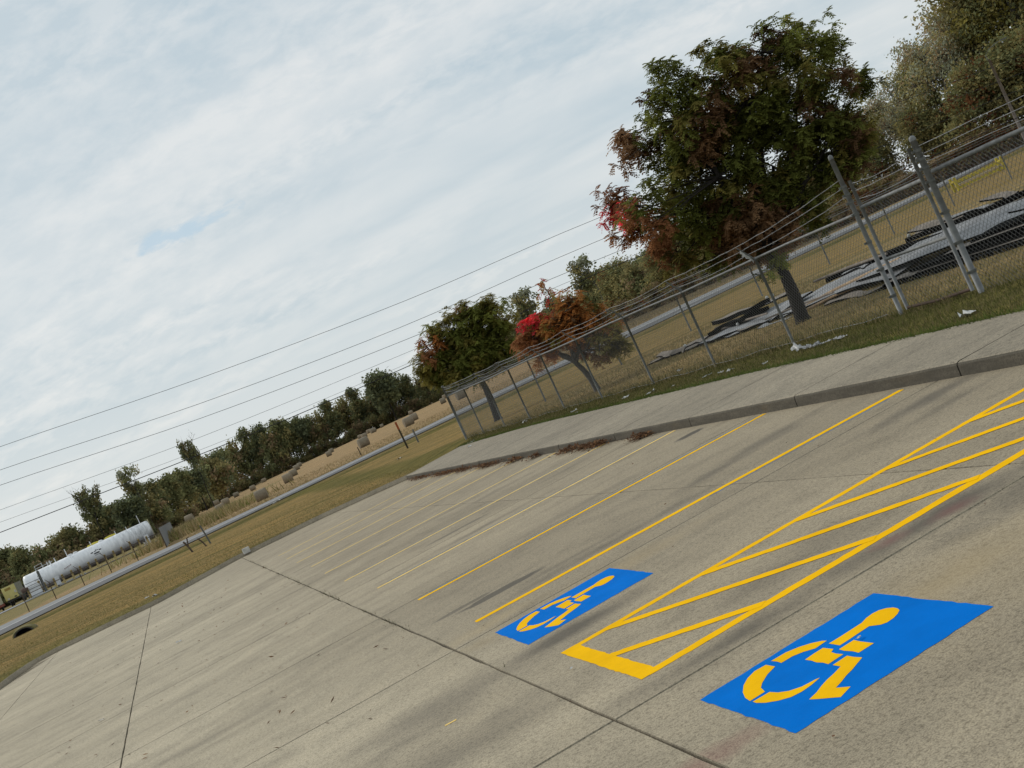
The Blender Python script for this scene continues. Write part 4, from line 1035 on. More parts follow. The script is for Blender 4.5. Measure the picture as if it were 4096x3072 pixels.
for x in (-hl+4.0, hl-1.2):
    m = MB(); m.box((x, 0, .42), (.62, 2.3, .95)); m.box((x, -1.12, .75), (.62, .25, 1.5)); m.build('saddle', M_white, tank)
for x, h_, r in ((-hl+6.6, 1.05, .06), (hl-1.0, 1.15, .05), (.9, .55, .06), (hl-4.6, .45, .05), (hl-3.0, .35, .04), (-hl+4.9, .55, .07), (-hl+4.2, .45, .09)):
    m = MB(); m.tube([(x, 0, zc_+R_-.05), (x-.03, 0, zc_+R_+h_)], r, 8); m.lathe((x-.03, 0, zc_+R_+h_), (0,0,1), [(0, r*1.3), (.06, r*1.3), (.07, .001)], 8); m.build('vent_pipe', M_white, tank)
for x in (-hl+7.7, -2.2, hl-6.9):
    m = MB(); m.lathe((x, 0, zc_+R_-.1), (0,0,1), [(0, .34), (.2, .32), (.28, .18), (.3, .001)], 14); m.build('manhole_dome', M_white, tank, True)
m = MB(); xr = -hl+2.6
for yy in (-.45, .45):
    m.tube([(xr-.5, yy, zc_+R_-.2), (xr-.5, yy, zc_+R_+.62), (xr+.5, yy, zc_+R_+.70), (xr+.5, yy, zc_+R_-.2)], .03, 6); m.tube([(xr-.5, yy, zc_+R_+.25), (xr+1.9, yy, zc_+R_+.30)], .03, 6); m.tube([(xr+1.2, yy, zc_+R_-.1), (xr+1.2, yy, zc_+R_+.55)], .03, 6)
m.build('top_railing', M_white, tank)
m = MB()
for yy in (-.22, .22): m.tube([(hl+.22, yy, .0), (hl+.12, yy, zc_+R_+.1)], .035, 6)
for k in range(9): m.tube([(hl+.21-.01*k, -.22, .35+.30*k), (hl+.21-.01*k, .22, .35+.30*k)], .02, 5)
m.build('ladder', simple('pale_yellow_paint', (.52,.47,.30), .7), tank)
m = MB(); m.tube([(hl+.15, -.3, .75), (hl+.9, -.3, 1.0), (hl+1.1, -.3, .6), (hl+.7, -.3, .2)], .03, 6); m.build('drain_pipe', M_galv_d, tank)
m = MB()
for (x0, L_) in ((.35, 2.0), (2.9, 1.7)): m.lathe((x0, .3, zc_+R_+.05), (1,0,0), [(0, .02), (.1, .16), (L_*.5, .24), (L_-.1, .16), (L_, .02)], 10)
m.build('yellow_wrap', simple('yellow_tarpaulin', (.62,.52,.08), .7, 0, .25, 2), tank)
def arc_mark(x, ang, w, h_, mat, mb):
    n = 4; V = []
    for i in range(n+1):
        a = ang+h_/R_*(i/n-.5)
        for sx_ in (-w/2, w/2): V.append((x+sx_, -math.cos(a)*(R_+.012), zc_+math.sin(a)*(R_+.012)))
    mb.add(V, [(2*i, 2*i+1, 2*i+3, 2*i+2) for i in range(n)])
m = MB()
for (dx, a, w, h_) in ((-.62,.27,.34,.16),(-.15,.31,.30,.12),(.22,.36,.30,.10),(.58,.28,.34,.16),(0,.12,.70,.10),(0,.04,.62,.08),(.05,-.10,.80,.06),(-.33,.08,.10,.2),(.33,.08,.10,.2),(.0,.42,.12,.12)): arc_mark(1.0+dx, a, w, h_, None, m)
m.build('stencilled_lettering', M_steel_d, tank)
m = MB()
for k in range(5): arc_mark(-3.7+k*.22, -.04+.03*k, .16, .16, None, m)
m.build('faded_lettering', simple('faded_red_lettering', (.38,.30,.30), .8), tank)
m = MB()
for k in range(4): arc_mark(-hl+1.4+k*.28, .1, .24, .04, None, m)
m.build('small_lettering', M_steel_d, tank)
def tpt(x, y): c, s_ = math.cos(trz), math.sin(trz); return (tc_[0]+c*x-s_*y, tc_[1]+s_*x+c*y)
# slab, dark pad and paved yard by the tank
def ground_patch(name, pts, z, mat):
    me = bpy.data.meshes.new(name); me.from_pydata([(*p, z) for p in pts], [], [tuple(range(len(pts)))]); me.update()
    if me.polygons[0].normal.z < 0: me.flip_normals()
    return tag(obj(name, me, mat), kind='structure')
ground_patch('gravel_pad', [tpt(-hl+3.0,-7.5), tpt(hl+4.5,-7.5), tpt(hl+5.5,3), tpt(-hl-2,3)], .06, simple('dark_gravel', (.085,.08,.075), .95, 0, .35, 3))
ground_patch('paved_yard', [tpt(-hl-25,-12), tpt(-hl+2.5,-6.5), tpt(-hl+3.3,-2.0), tpt(-hl+1,8), tpt(-hl-25,8)], .075, simple('yard_paving', (.27,.275,.28), .85, 0, .15, 1.2))
M_tan = simple('tan_paint', (.40,.30,.13), .75, 0, .2, 4)
def bollard_mesh():
    m = MB(); m.tube([(0,0,-.1), (0,0,1.18)], .13, 10); m.lathe((0,0,1.18), (0,0,1), [(0, .13), (.05, .10), (.08, .001)], 10); me = m.mesh('bollard', True); me.materials.append(M_tan); return me
BO = bollard_mesh()
def on_line(px_, py_, yl):
    d = ray((px_, py_)); c, s_ = math.cos(trz), math.sin(trz)
    t = (yl-s_*tc_[0]+c*tc_[1])/(-s_*d[0]+c*d[1]); return np.array([d[0]*t, d[1]*t, float(terr(d[0]*t, d[1]*t))])
bpx = [(168,2358,1.4),(192,2364,1.0),(228,2346,1),(262,2331,1),(298,2314,1),(333,2298,1),(367,2281,1),(397,2270,1),(433,2255,1),(467,2238,1),(499,2222,1),(533,2204,1.15),(566,2189,1),(596,2173,.9),(127,2395,1.15)]
for i, (a, b_, s_) in enumerate(bpx):
    P = on_line(a, b_, -3.4); o = bpy.data.objects.new('bollard', BO); link(o); o.location = (P[0], P[1], float(terr(P[0], P[1]))); o.scale = (1.1, 1.1, 1.12*s_)
    tag(o, ['tan bollard beside the left tank saddle', 'tan bollard guarding the front of the tank', 'tan bollard by the tank ladder', 'tan bollard at the pump frame corner'][0 if i == 1 else 2 if i == 13 else 3 if i in (0, 14) else 1], 'bollard', 'tan bollards in front of the tank')
m = MB(); m.box((0,0,.09), (1.7,.16,.18)); m.box((0,0,.19), (1.6,.10,.03)); WS = m.mesh('wheel_stop'); WS.materials.append(simple('pale_concrete', (.5,.49,.45), .85))
for i, (a, b_) in enumerate([(225,2352),(248,2340),(266,2331),(292,2318),(306,2310),(330,2300)]):
    P = on_line(a, b_-2, -2.9); o = bpy.data.objects.new('wheel_stop', WS); link(o); o.location = (P[0], P[1], .06); o.rotation_euler = (0,0,trz); o.scale = (.6,1,1); tag(o, 'low white concrete wheel stop between the tan bollards', 'wheel stop', 'wheel stops by the tank')
# pump frame: pipes, cabinet and motor
pf = on_line(150, 2380, -3.9); pump = empty('pump_frame', tuple(pf), trz); tag(pump, 'white pump cabinet with pipe frame beside the tank end', 'pump')
m = MB()
for x in (-1.1, 1.1): m.tube([(x,0,0), (x,0,2.2)], .05, 6)
for z_ in (.35, 1.3, 1.75, 2.15): m.tube([(-1.1,0,z_), (1.1,0,z_)], .035, 6)
m.build('pipe_frame', M_steel_d, pump)
m = MB(); m.box((.1,.4,.85), (1.5,.5,1.5)); m.build('cabinet', M_white, pump)
m = MB(); m.lathe((-1.7,-.1,1.5), (1,0,.1), [(0,.05),(.05,.34),(.6,.36),(.75,.2),(1.0,.12)], 12); m.build('motor', simple('brown_rust', (.11,.075,.06), .8), pump)
m = MB(); m.tube([(1.25,.1,0), (1.25,.1,3.1)], .17, 8); m.lathe((1.25,.1,3.1), (0,0,1), [(0,.17),(.1,.1),(.12,.001)], 8); m.build('column', M_galv_d, pump)
m = MB(); m.tube([(-1.3,-.1,1.2), (-1.75,-.1,.8), (-1.7,-.1,.2), (-1.2,-.1,.05)], .04, 6); m.tube([(1.0,0,2.3),(1.0,0,2.55),(1.15,0,2.7),(1.2,0,2.5)], .03, 6); m.build('hose', M_galv_d, pump)
m = MB(); m.box((.2,-.6,.10), (4.2,.35,.2)); m.build('base_slab', WS.materials[0], pump)
# yellow trailer and a second vehicle at its left
tv = gp((45, 2425)); P = at(70, 2400, 205.)
trailer = empty('box_trailer', (P[0], P[1], 0.05), trz-.35); tag(trailer, 'pale yellow box trailer parked left of the tank', 'trailer')
M_py = simple('pale_yellow_panel', (.56,.50,.20), .6, 0, .12, 1.5)
m = MB(); m.box((0,0,2.05), (2.1,3.6,2.1)); bo = m.build('body', simple('grey_green_panel', (.20,.20,.16), .7, 0, .2, 2), trailer)
m = MB(); m.box((0,-1.82,2.05), (2.06,.05,2.06)); pn = m.build('end_door', M_py, trailer)
m = MB(); m.box((-.15,-1.86,2.65), (.9,.04,.38)); m.build('sign_board', simple('brown_sign', (.30,.21,.06), .8), pn)
M_ow = simple('off_white', (.55,.53,.47), .7)
for c_, z_ in (((.82,-1.86,1.95), (.28,.04,.42)), ((-.55,-1.86,1.2), (.34,.04,.26))):
    m = MB(); m.box(c_, z_); m.build('paint_patch', M_ow, pn)
m = MB(); m.box((.55,-1.86,1.22), (.34,.04,.16)); m.build('lamp', M_steel_d, pn)
m = MB(); m.box((0,0,.85), (1.9,3.4,.22)); m.box((0,-2.3,.75), (.12,1.4,.12)); m.build('chassis', M_steel_d, trailer)
for x in (-.92, .92):
    for y_ in (-.1, .85):
        m = MB(); m.lathe((x-.12, y_, .42), (1,0,0), [(0,.1),(0,.38),(.04,.42),(.20,.42),(.24,.38),(.24,.1)], 16); m.build('wheel', M_black, trailer, True)
m = MB(); m.tube([(-.3,-2.6,0),(-.3,-2.6,.8)], .05, 6); m.build('jack_stand', M_steel_d, trailer)
P = at(-16, 2432, 200.); van = empty('utility_trailer', (P[0], P[1], .05), trz-.2); tag(van, 'pale vehicle body with red base cut by the left picture edge', 'trailer')
m = MB(); m.box((0,0,1.75), (2.0,3.2,1.6)); m.build('body', simple('cream_panel', (.42,.40,.30), .7), van)
m = MB(); m.box((0,-.2,.75), (2.2,3.9,.35)); m.build('chassis', simple('dull_red_paint', (.22,.06,.045), .7), van)
for x in (-.9,.9): m = MB(); m.lathe((x-.12, -.4, .40), (1,0,0), [(0,.1),(0,.38),(.04,.4),(.2,.4),(.24,.38),(.24,.1)], 16); m.build('wheel', M_black, van, True)

# fence along the tank site with leaning posts and one rail
sf = [(-60,2520),(118,2447),(226,2396),(339,2341),(447,2290),(554,2243)]
SP = [gp(p) for p in sf]; corner = gp((668, 2190)); SPc = SP+[corner]
site = empty('pipe_rail_fence', tuple(SP[3])); tag(site, 'thin rusty post and rail fence in front of the tank', 'fence')
M_rust = simple('rusty_pipe', (.085,.062,.042), .85, 0, .3, 5)
for i, P in enumerate(SP):
    m = MB(); m.tube([(P[0],P[1],P[2]-.1), (P[0]+.02,P[1],P[2]+1.5)], .038, 6); rel(m.build('post', M_rust), site)
    m = MB(); m.tube([(P[0],P[1],P[2]+1.48), (P[0]-.2,P[1]-.05,P[2]+1.78)], .022, 5); rel(m.build('post_arm', M_rust), site)
m = MB(); m.tube([(q[0],q[1],q[2]+1.32) for q in SPc[1:]], .030, 6); rel(m.build('rail', M_rust), site)
# grey screen fence running away from the corner
_fc = at(676, HZ(676), corner[1]+70.); far_c = np.array([_fc[0], _fc[1], 0.]); scr = empty('screen_fence', tuple(corner)); tag(scr, 'grey screened fence panel at the right end of the tank site', 'fence')
nseg = 9
for i in range(nseg+1):
    q = corner*(1-i/nseg)+far_c*(i/nseg); m = MB(); m.tube([(q[0],q[1],-.05),(q[0],q[1],1.75)], .045, 6); rel(m.build('post', M_rust), scr)
    m = MB(); m.tube([(q[0],q[1],1.72),(q[0]-.22,q[1],2.05)], .022, 5); rel(m.build('post_arm', M_rust), scr)
m_, t_, b__, o__ = new_mat('grey_mesh_screen'); setc(t_, b__, (.20,.21,.215)); gN = N(t_, 'ShaderNodeNewGeometry'); b__.inputs['Roughness'].default_value = .8; b__.inputs['Alpha'].default_value = .82
m = MB()
for i in range(nseg):
    q0 = corner*(1-i/nseg)+far_c*(i/nseg); q1 = corner*(1-(i+1)/nseg)+far_c*((i+1)/nseg); m.box(tuple((q0+q1)/2*np.array([1,1,0])+np.array([.05,0,.88])), (float(np.linalg.norm(q1-q0))*.98,.015,1.62), math.atan2(q1[1]-q0[1], q1[0]-q0[0]))
rel(m.build('mesh_screen', m_), scr)

# ------------------------------------------------------------------ roadside posts, culvert, small things on the lawn
def stake(name, p, h_, r, mat, label, lean=(0,0), cap=None, n=5):
    P = gp(p); root = empty(name, tuple(P)); tag(root, label, 'post')
    m = MB(); m.tube([(0,0,-.15), (lean[0]*.5,lean[1]*.5,h_*.5), (lean[0],lean[1],h_)], r, n); m.build('shaft', mat, root)
    if cap: m = MB(); m.tube([(lean[0]*.72,lean[1]*.72,h_*.72), (lean[0],lean[1],h_+.01)], r*1.12, n); m.build('painted_top', cap, root)
    return root
stake('marker_stake', (1632,1793), 1.55, .055, simple('dark_wood', (.045,.038,.022), .9), 'dark stake with orange painted top standing by the road', (-.03,0), simple('orange_paint', (.30,.075,.022), .8), 6)
stake('short_post', (1674,1769), .78, .05, M_galv_d, 'short grey metal post right of the orange-topped stake')
stake('thin_post', (1446,1823), .82, .045, simple('dark_post', (.035,.028,.02), .9), 'thin dark post in front of the large hay bale', (-.02,0))
bs = stake('broken_post', (774,2207), .62, .05, M_rust, 'broken forked post leaning in the ditch beside the road', (-.25,0))
m = MB(); m.tube([(-.12,0,.32), (-.02,0,.72), (.08,0,.74)], .035, 5); m.build('bent_branch', M_rust, bs)
stake('leaning_post', (830,2183), .50, .04, M_rust, 'short leaning post right of the forked broken post', (-.28,0))
stake('roadside_post', (843,2173), 1.0, .045, M_galv_d, 'grey upright post right of the short leaning post', (-.12,0))
Pk = gp((100, 2532)); cul = empty('culvert_pipe', tuple(Pk), .2); cul.scale = (1.0, .8, .62); tag(cul, 'dark culvert pipe mouth in the ditch at left', 'culvert')
cul.location.z -= .10; m = MB(); m.lathe((-.0,-.35,.12), (0,1,0), [(0,.40),(0,.46),(1.6,.46),(1.6,.40)], 20); m.lathe((0,-.35,.12), (0,1,0), [(0,.40),(1.5,.40),(1.52,.001)], 20); m.build('barrel', M_steel_d, cul)
m = MB(); m.lathe((0,-.36,.12), (0,1,0), [(0,.46),(.0,.52),(.5,.6)], 20); m.build('headwall_collar', simple('mossy_earth', (.16,.14,.06), 1.0, 0, .3, 6), cul)
kb = lot_uv((990, 2218)); x_, y_ = xy(kb[0], kv(kb[0])-.08); m = MB(); m.box((0,0,.10), (.20,.20,.16), .3); o = m.build('concrete_block', WS.materials[0], None, loc=(x_, y_, lotz(x_, y_)+.04)); tag(o, 'small pale concrete block set in the far kerb', 'block')
M_white_l = simple('white_litter', (.48,.48,.46), .7, 0, .1, 9)
def litter(px_, py_, size, label, seed, onlot=False):
    if onlot: u, v = lot_uv((px_, py_)); X, Y_ = xy(u, v); P = np.array([X, Y_, lotz(X, Y_)])
    else: P = gp((px_, py_))
    rs_ = np.random.RandomState(seed); n = 5; V = []; Fc = []
    for i in range(n):
        for j in range(n): V.append(((i/(n-1)-.5)*size*1.6+rs_.normal(0,size*.1), (j/(n-1)-.5)*size*.8+rs_.normal(0,size*.1), .012+abs(rs_.normal(0,size*.18))))
    for i in range(n-1):
        for j in range(n-1): Fc.append((i*n+j, (i+1)*n+j, (i+1)*n+j+1, i*n+j+1))
    me = bpy.data.meshes.new('litter'); me.from_pydata(V, [], Fc); me.update(); o = obj('litter', me, M_white_l, None, tuple(P)); o.rotation_euler = (0,0,rs_.uniform(0,6)); tag(o, label, 'litter', 'scraps of white litter'); return o
lb = 'small white scrap of paper lying on the grass'
for i, (a, b_, s_) in enumerate([(1598,1837,.22),(1110,2009,.4),(2298,1648,.10),(2310,1652,.06),(2505,1594,.12),(2602,1576,.12),(2925,1484,.10),(2888,1494,.07),(2695,1548,.07),(2722,1484,.12),(2830,1508,.10),(1888,1772,.16),(1880,1788,.10),(627,2384,.16),(590,2392,.12),(2100,1692,.18),(3063,1458,.06)]): litter(a, b_, s_, lb if i != 1 else 'white scrap at the near edge of the road', 40+i)
for i, (a, b_, s_) in enumerate([(718,2570,.06),(407,2884,.045),(3440,2560,.02),(2290,2680,.02)]): litter(a, b_, s_, 'white scrap lying on the bare concrete of the lot', 80+i, True)
litter(3868, 1268, .17, 'crumpled white rag at the pavement edge near the gate', 99)
def plastic():
    A = gp((3178, 1415)); B = gp((3375, 1355)); rs_ = np.random.RandomState(6); n, w = 44, 9; V = []; Fc = []
    for i in range(n):
        s = i/(n-1); c = A*(1-s)+B*s; wd = .16*(1.0-.75*math.sin(min(1, max(0, (s-.3)*1.6))*3.14))*(1 if s < .9 else .6)+.03
        if s < .25: wd = .19
        for j in range(w):
            q = (j/(w-1)-.5)*2*wd; V.append((c[0]+rs_.normal(0,.012)+.1*math.sin(s*9)*.3, c[1]+q*1.3+rs_.normal(0,.02), c[2]+.02+abs(rs_.normal(0,.022))*(1 if s < .6 else .6)+(.10*math.exp(-((s-.06)/.05)**2)*(1-abs(q)/.25))))
    for i in range(n-1):
        for j in range(w-1): Fc.append((i*w+j, (i+1)*w+j, (i+1)*w+j+1, i*w+j+1))
    m_, t_, b_, o_ = new_mat('thin_plastic'); setc(t_, b_, (.50,.51,.52)); b_.inputs['Roughness'].default_value = .4; b_.inputs['Alpha'].default_value = .62
    me = bpy.data.meshes.new('plastic_sheet'); me.from_pydata([(v[0]-A[0], v[1]-A[1], v[2]-A[2]) for v in V], [], Fc); me.polygons.foreach_set('use_smooth', [True]*len(Fc)); me.update()
    tag(obj('plastic_sheet', me, m_, None, tuple(A)), 'torn translucent plastic sheet strewn on the grass outside the fence', 'plastic sheet')
plastic()
b0 = gp((1,1)) if False else None
# torn bag caught on a fence arm
xh, yh = fp(18.36); m = MB(); rs_ = np.random.RandomState(1)
V = []; Fc = []
for i in range(6):
    for j in range(4): V.append((ad[0]*.2*(.9-i/7)+rs_.normal(0,.012), ad[1]*.2*(.9-i/7)+rs_.normal(0,.012), .24*(.9-i/7)-.02-j*.03+rs_.normal(0,.01)))
for i in range(5):
    for j in range(3): Fc.append((i*4+j, (i+1)*4+j, (i+1)*4+j+1, i*4+j+1))
me = bpy.data.meshes.new('torn_bag'); me.from_pydata(V, [], Fc); me.update(); tag(obj('torn_bag', me, M_white_l, None, (xh, yh, ZR+.02)), 'torn white bag caught on a barbed wire arm', 'bag')

# ------------------------------------------------------------------ scrap sheets in the yard
M_sheet = simple('weathered_sheet', (.24,.242,.245), .75, .05, .38, 2.6); M_under = simple('black_rubber', (.004,.004,.004), .95, 0, .3, 4, .03); M_edge = simple('weathered_board_edge', (.21,.18,.15), .9, 0, .35, 6); M_pole = simple('tan_timber', (.42,.30,.19), .85, 0, .3, 6)
YZ = .27
def warped_sheet(name, u0, v0, u1, v1, w, z0, z1, th, amp, mat, label, cat, grp, seed, under=M_under, tilt=0.):
    """long warped sheet from (u0,v0) to (u1,v1), width w, height z0..z1"""
    rs_ = np.random.RandomState(seed); n, k = 22, 6; A = np.array(xy(u0, v0)); B = np.array(xy(u1, v1)); d = (B-A)/np.linalg.norm(B-A); nn = np.array([-d[1], d[0]])
    ph = rs_.uniform(0, 6, 3); V = []
    for lay in (0, 1):
        for i in range(n):
            s = i/(n-1)
            for j in range(k):
                q = j/(k-1)-.5; p = A+(B-A)*s+nn*(q*w+.06*math.sin(s*7+ph[0]))
                z = z0+(z1-z0)*s+amp*math.sin(s*5+ph[1])*.6+amp*.5*math.sin(q*4+s*9+ph[2])-lay*th-tilt*q*(1-.5*s); V.append((p[0], p[1], max(z, YZ-.01 if lay else YZ+.02)))
    Fc = []; mi = []; L_ = n*k
    for i in range(n-1):
        for j in range(k-1):
            a = i*k+j; Fc.append((a, a+k, a+k+1, a+1)); mi.append(0); Fc.append((L_+a, L_+a+1, L_+a+k+1, L_+a+k)); mi.append(1)
        for j in (0, k-1): a = i*k+j; Fc.append((a, L_+a, L_+a+k, a+k)); mi.append(1)
    for i in (0, n-1):
        for j in range(k-1): a = i*k+j; Fc.append((a, a+1, L_+a+1, L_+a)); mi.append(1)
    o0 = np.array([A[0], A[1], YZ]); me = bpy.data.meshes.new(name); me.from_pydata([tuple(np.array(v)-o0) for v in V], [], Fc); me.polygons.foreach_set('material_index', mi); me.update()
    return tag(obj(name, me, [mat, under], None, tuple(o0)), label, cat, grp)
gs = 'scrap sheets in the yard'
warped_sheet('roofing_sheet', 14.75, 11.5, 14.6, 23.4, 2.0, .68, .58, .03, .03, M_sheet, 'largest grey roofing sheet covering the scrap pile behind the gate', 'sheet', gs, 1, tilt=.32)
warped_sheet('roofing_sheet', 14.2, 21.6, 14.3, 27.4, 1.8, .50, .45, .03, .04, M_sheet, 'grey sheet lying between the gate and the big tree trunk', 'sheet', gs, 2, tilt=.26)
warped_sheet('roofing_sheet', 13.7, 26.4, 13.6, 30.4, 1.2, .46, .40, .04, .03, M_sheet, 'grey sheet just left of the big tree trunk', 'sheet', gs, 3, tilt=.18)
warped_sheet('roofing_sheet', 13.5, 29.8, 13.0, 33.2, .6, .40, .32, .04, .02, M_edge, 'narrow brown sheet tapering at the left end of the scrap pile', 'sheet', gs, 4, tilt=.06)
for i in range(5):
    z = .33+.065*i
    warped_sheet('black_panel', 12.95+.17*i, 11.4, 13.0+.16*i, 21.8-.7*i, .8, z+.05, z-.04, .05, .03, M_edge if i % 2 else M_under, 'black bent panel in the stack under the large grey sheet', 'panel', 'black bent panels', 20+i, tilt=.05)
for i, (u0, v0, u1, v1, w, z0, z1) in enumerate([(15.75,18.5,15.9,24.6,.45,.86,.74),(15.4,22.5,15.6,27.6,.4,.68,.60),(16.1,14.0,16.0,18.2,.4,.92,.92),(13.9,28.0,14.2,31.0,.5,.72,.66),(13.8,28.3,13.9,30.6,.7,.60,.50)]):
    warped_sheet('black_panel', u0, v0, u1, v1, w, z0, z1, .10, .03, M_under if i != 3 else M_edge, ['long black panel along the rear edge of the scrap pile', 'black panel behind the grey sheet near the tree', 'short black panel at the rear right of the scrap pile', 'raised brown board left of the tree trunk', 'black sheet under the raised brown board'][i], 'panel', gs, 30+i)
rq = random.Random(15)
for i in range(26):
    v0 = rq.uniform(12.5, 31.5); u0 = rq.choice([12.9, 13.2, 14.2, 15.3, 15.7])+rq.uniform(-.25, .25); L_ = rq.uniform(.5, 2.2); z0 = {12: .32, 13: .40, 14: .62, 15: .72}.get(int(u0), .5)*(1 if v0 < 24 else .8)+rq.uniform(-.02, .10)
    warped_sheet('broken_board', u0, v0, u0+rq.uniform(-.25, .25), v0+L_, rq.uniform(.12, .45), z0, z0+rq.uniform(-.10, .12), .03, .02, rq.choice([M_edge, M_sheet, M_edge]), 'broken strip of board among the layered scrap sheets', 'board', 'broken boards in the scrap pile', 60+i, tilt=rq.uniform(-.05, .12))
rs_ = np.random.RandomState(9)
for i, (u0, v0, u1, v1, z0, z1, r) in enumerate([(13.35,25.6,14.0,23.3,.32,.52,.04),(13.45,25.4,14.2,22.6,.34,.56,.035),(13.2,24.9,13.6,23.0,.31,.40,.026),(13.1,26.6,13.4,24.0,.40,.44,.02),(13.6,30.0,13.4,27.0,.46,.48,.025),(13.9,31.0,13.8,28.4,.50,.54,.02),(13.0,33.6,12.9,31.2,.31,.34,.025),(15.3,28.0,15.1,24.4,.62,.66,.03)]):
    A, B = xy(u0, v0), xy(u1, v1); m = MB(); m.tube([(0,0,0), ((B[0]-A[0])*.5,(B[1]-A[1])*.5,(z1-z0)*.5+.02), (B[0]-A[0],B[1]-A[1],z1-z0)], [r, r*1.05, r*.85], 7)
    o = m.build('timber_pole', M_pole if i < 3 else M_edge, None, True, (A[0], A[1], z0)); tag(o, ['thicker tan timber pole leaning on the scrap right of the trunk', 'tan timber pole lying beside the thicker pole', 'thin pale pole on the grass by the scrap', 'thin grey strip in front of the sheets', 'grey batten lying left of the trunk', 'thin batten on top of the left sheets', 'thin brown pole at the far left end of the scrap', 'dark batten along the rear of the sheets'][i], 'pole', 'poles on the scrap pile')
for i, (u, v, z) in enumerate([(13.4,28.6,.46),(13.2,31.5,.40),(14.2,28.3,.74),(14.25,28.1,.74),(15.6,24.2,.80)]):
    x, y = xy(u, v); m = MB(); m.lathe((0,0,-.03), (0,0,1), [(0,.02),(.01,.035),(.05,.04),(.07,.025),(.075,.001)], 9); o = m.build('foam_lump', M_white_l, None, True, (x, y, z)); tag(o, 'white lump of foam lying on the scrap sheets', 'lump', 'foam lumps on the scrap')
# yellow steel rack in the yard
ya = gp((3822, 742)); yb = gp((4012, 655)); Yr = 78.; ya = at(3826, 738, Yr); yb = at(4012, 652, Yr); zr = float(terr(ya[0], ya[1]))
rack = empty('steel_rack', (ya[0], ya[1], zr), math.atan2(yb[1]-ya[1], yb[0]-ya[0])); tag(rack, 'long yellow painted steel rack lying in the yard beyond the gate', 'rack')
M_yr = simple('chipped_yellow_paint', (.48,.38,.035), .7, 0, .35, 8); Lr = float(np.hypot(*(yb-ya)[:2]))
for y_, z_ in ((0,.16),(0,.52),(.7,.16),(.7,.55)): m = MB(); m.box((Lr/2,y_,z_), (Lr,.08,.12)); m.build('beam', M_yr, rack)
for x in (0, Lr): m = MB(); m.box((x,0,.40), (.14,.12,.85)); m.box((x,.7,.40), (.14,.12,.85)); m.box((x,.35,.6), (.12,.7,.1)); m.build('end_frame', M_yr, rack)
m = MB(); m.box((Lr/2,.35,.34), (Lr*.96,.6,.04)); m.build('deck', simple('pale_deck', (.38,.36,.28), .8), rack)

# ------------------------------------------------------------------ grass, leaf litter
def blades(name, U, V_, h, wd, cols, seed, spread=.35):
    """U,V_: lot coordinates of roots"""
    rs = np.random.RandomState(seed); x = EU[0]*U+EV[0]*V_; y = EU[1]*U+EV[1]*V_; z = terr(x, y)-.01; n = len(U)
    a = rs.uniform(0, 6.28, n); hh = h*rs.uniform(.5, 1.35, n); w = wd*rs.uniform(.7, 1.3, n); lx, ly = rs.normal(0, spread, n)*hh, rs.normal(0, spread, n)*hh
    b = np.stack([x, y, z], 1); s = np.stack([np.cos(a)*w, np.sin(a)*w, np.zeros(n)], 1); tip = b+np.stack([lx, ly, hh], 1)
    Vv = np.stack([b-s, b+s, tip], 1).reshape(-1, 3); f = (np.arange(n)*3)[:, None]+np.arange(3)[None]
    c = np.array(cols)[rs.randint(0, len(cols), n)]*rs.uniform(.7, 1.3, (n, 1)); o = obj(name, np_mesh(name, Vv, [f], np.repeat(c, 3, 0)), M_grass); return o
GG = [(.10,.105,.034),(.12,.115,.042),(.085,.095,.030),(.19,.16,.075),(.25,.20,.105)]; GD = [(.32,.245,.125),(.26,.20,.10),(.38,.30,.165),(.18,.155,.07),(.14,.14,.055)]
rs_ = np.random.RandomState(21)
def scat(n, v0, v1, ulo, uhi, power=1.):
    v = v0+(v1-v0)*rs_.rand(n)**power; lo = np.array([ulo(q) for q in v]) if callable(ulo) else ulo; return lo+(uhi-lo)*rs_.rand(n), v
u, v = scat(52000, 7., 40, lambda q: walk_u(min(q, 36.8))+.02, 9.5, 1.25); tag(blades('verge_grass', u, v, .055, .0045, GG, 1), 'short green grass between the pavement and the fence', 'grass', kind='stuff')
v = 7+30*rs_.rand(9000)**1.2; u = np.array([walk_u(q) for q in v])+np.abs(rs_.normal(0, .05, len(v)))-.03; tag(blades('edge_grass', u, v, .075, .005, [(.10,.135,.032),(.12,.15,.04),(.085,.115,.03)], 2, .6), 'lush green grass hanging over the pavement edge', 'grass', kind='stuff')
u, v = scat(60000, 9, 40, 9.35, 21., 1.15); tag(blades('yard_grass', u, v, .075, .007, GD, 3, .5), 'dry brown grass in the fenced yard', 'grass', kind='stuff')
v = 14+27*rs_.rand(2600); u = 9.3+rs_.normal(0, .07, len(v)); tag(blades('fence_line_grass', u, v, .16, .006, GG+GD, 4, .4), 'taller weeds along the foot of the fence', 'grass', kind='stuff')
n = 95000; u = -16+24*rs_.rand(n); v = 30+38*rs_.rand(n)**1.15; keep_ = rs_.rand(n) < np.clip((68-v)/22., 0, 1); u = u[keep_]; v = v[keep_]; k = v > np.interp(u, KU, KV)+.25; k &= ~((u > 6.2) & (v < 37.5)); tag(blades('lawn_grass', u[k], v[k], .05, .009, [(.34,.255,.125),(.29,.22,.105),(.25,.20,.085),(.19,.18,.065),(.15,.16,.05)], 5, .7), 'mown brown-green grass between the lot and the road', 'grass', kind='stuff')
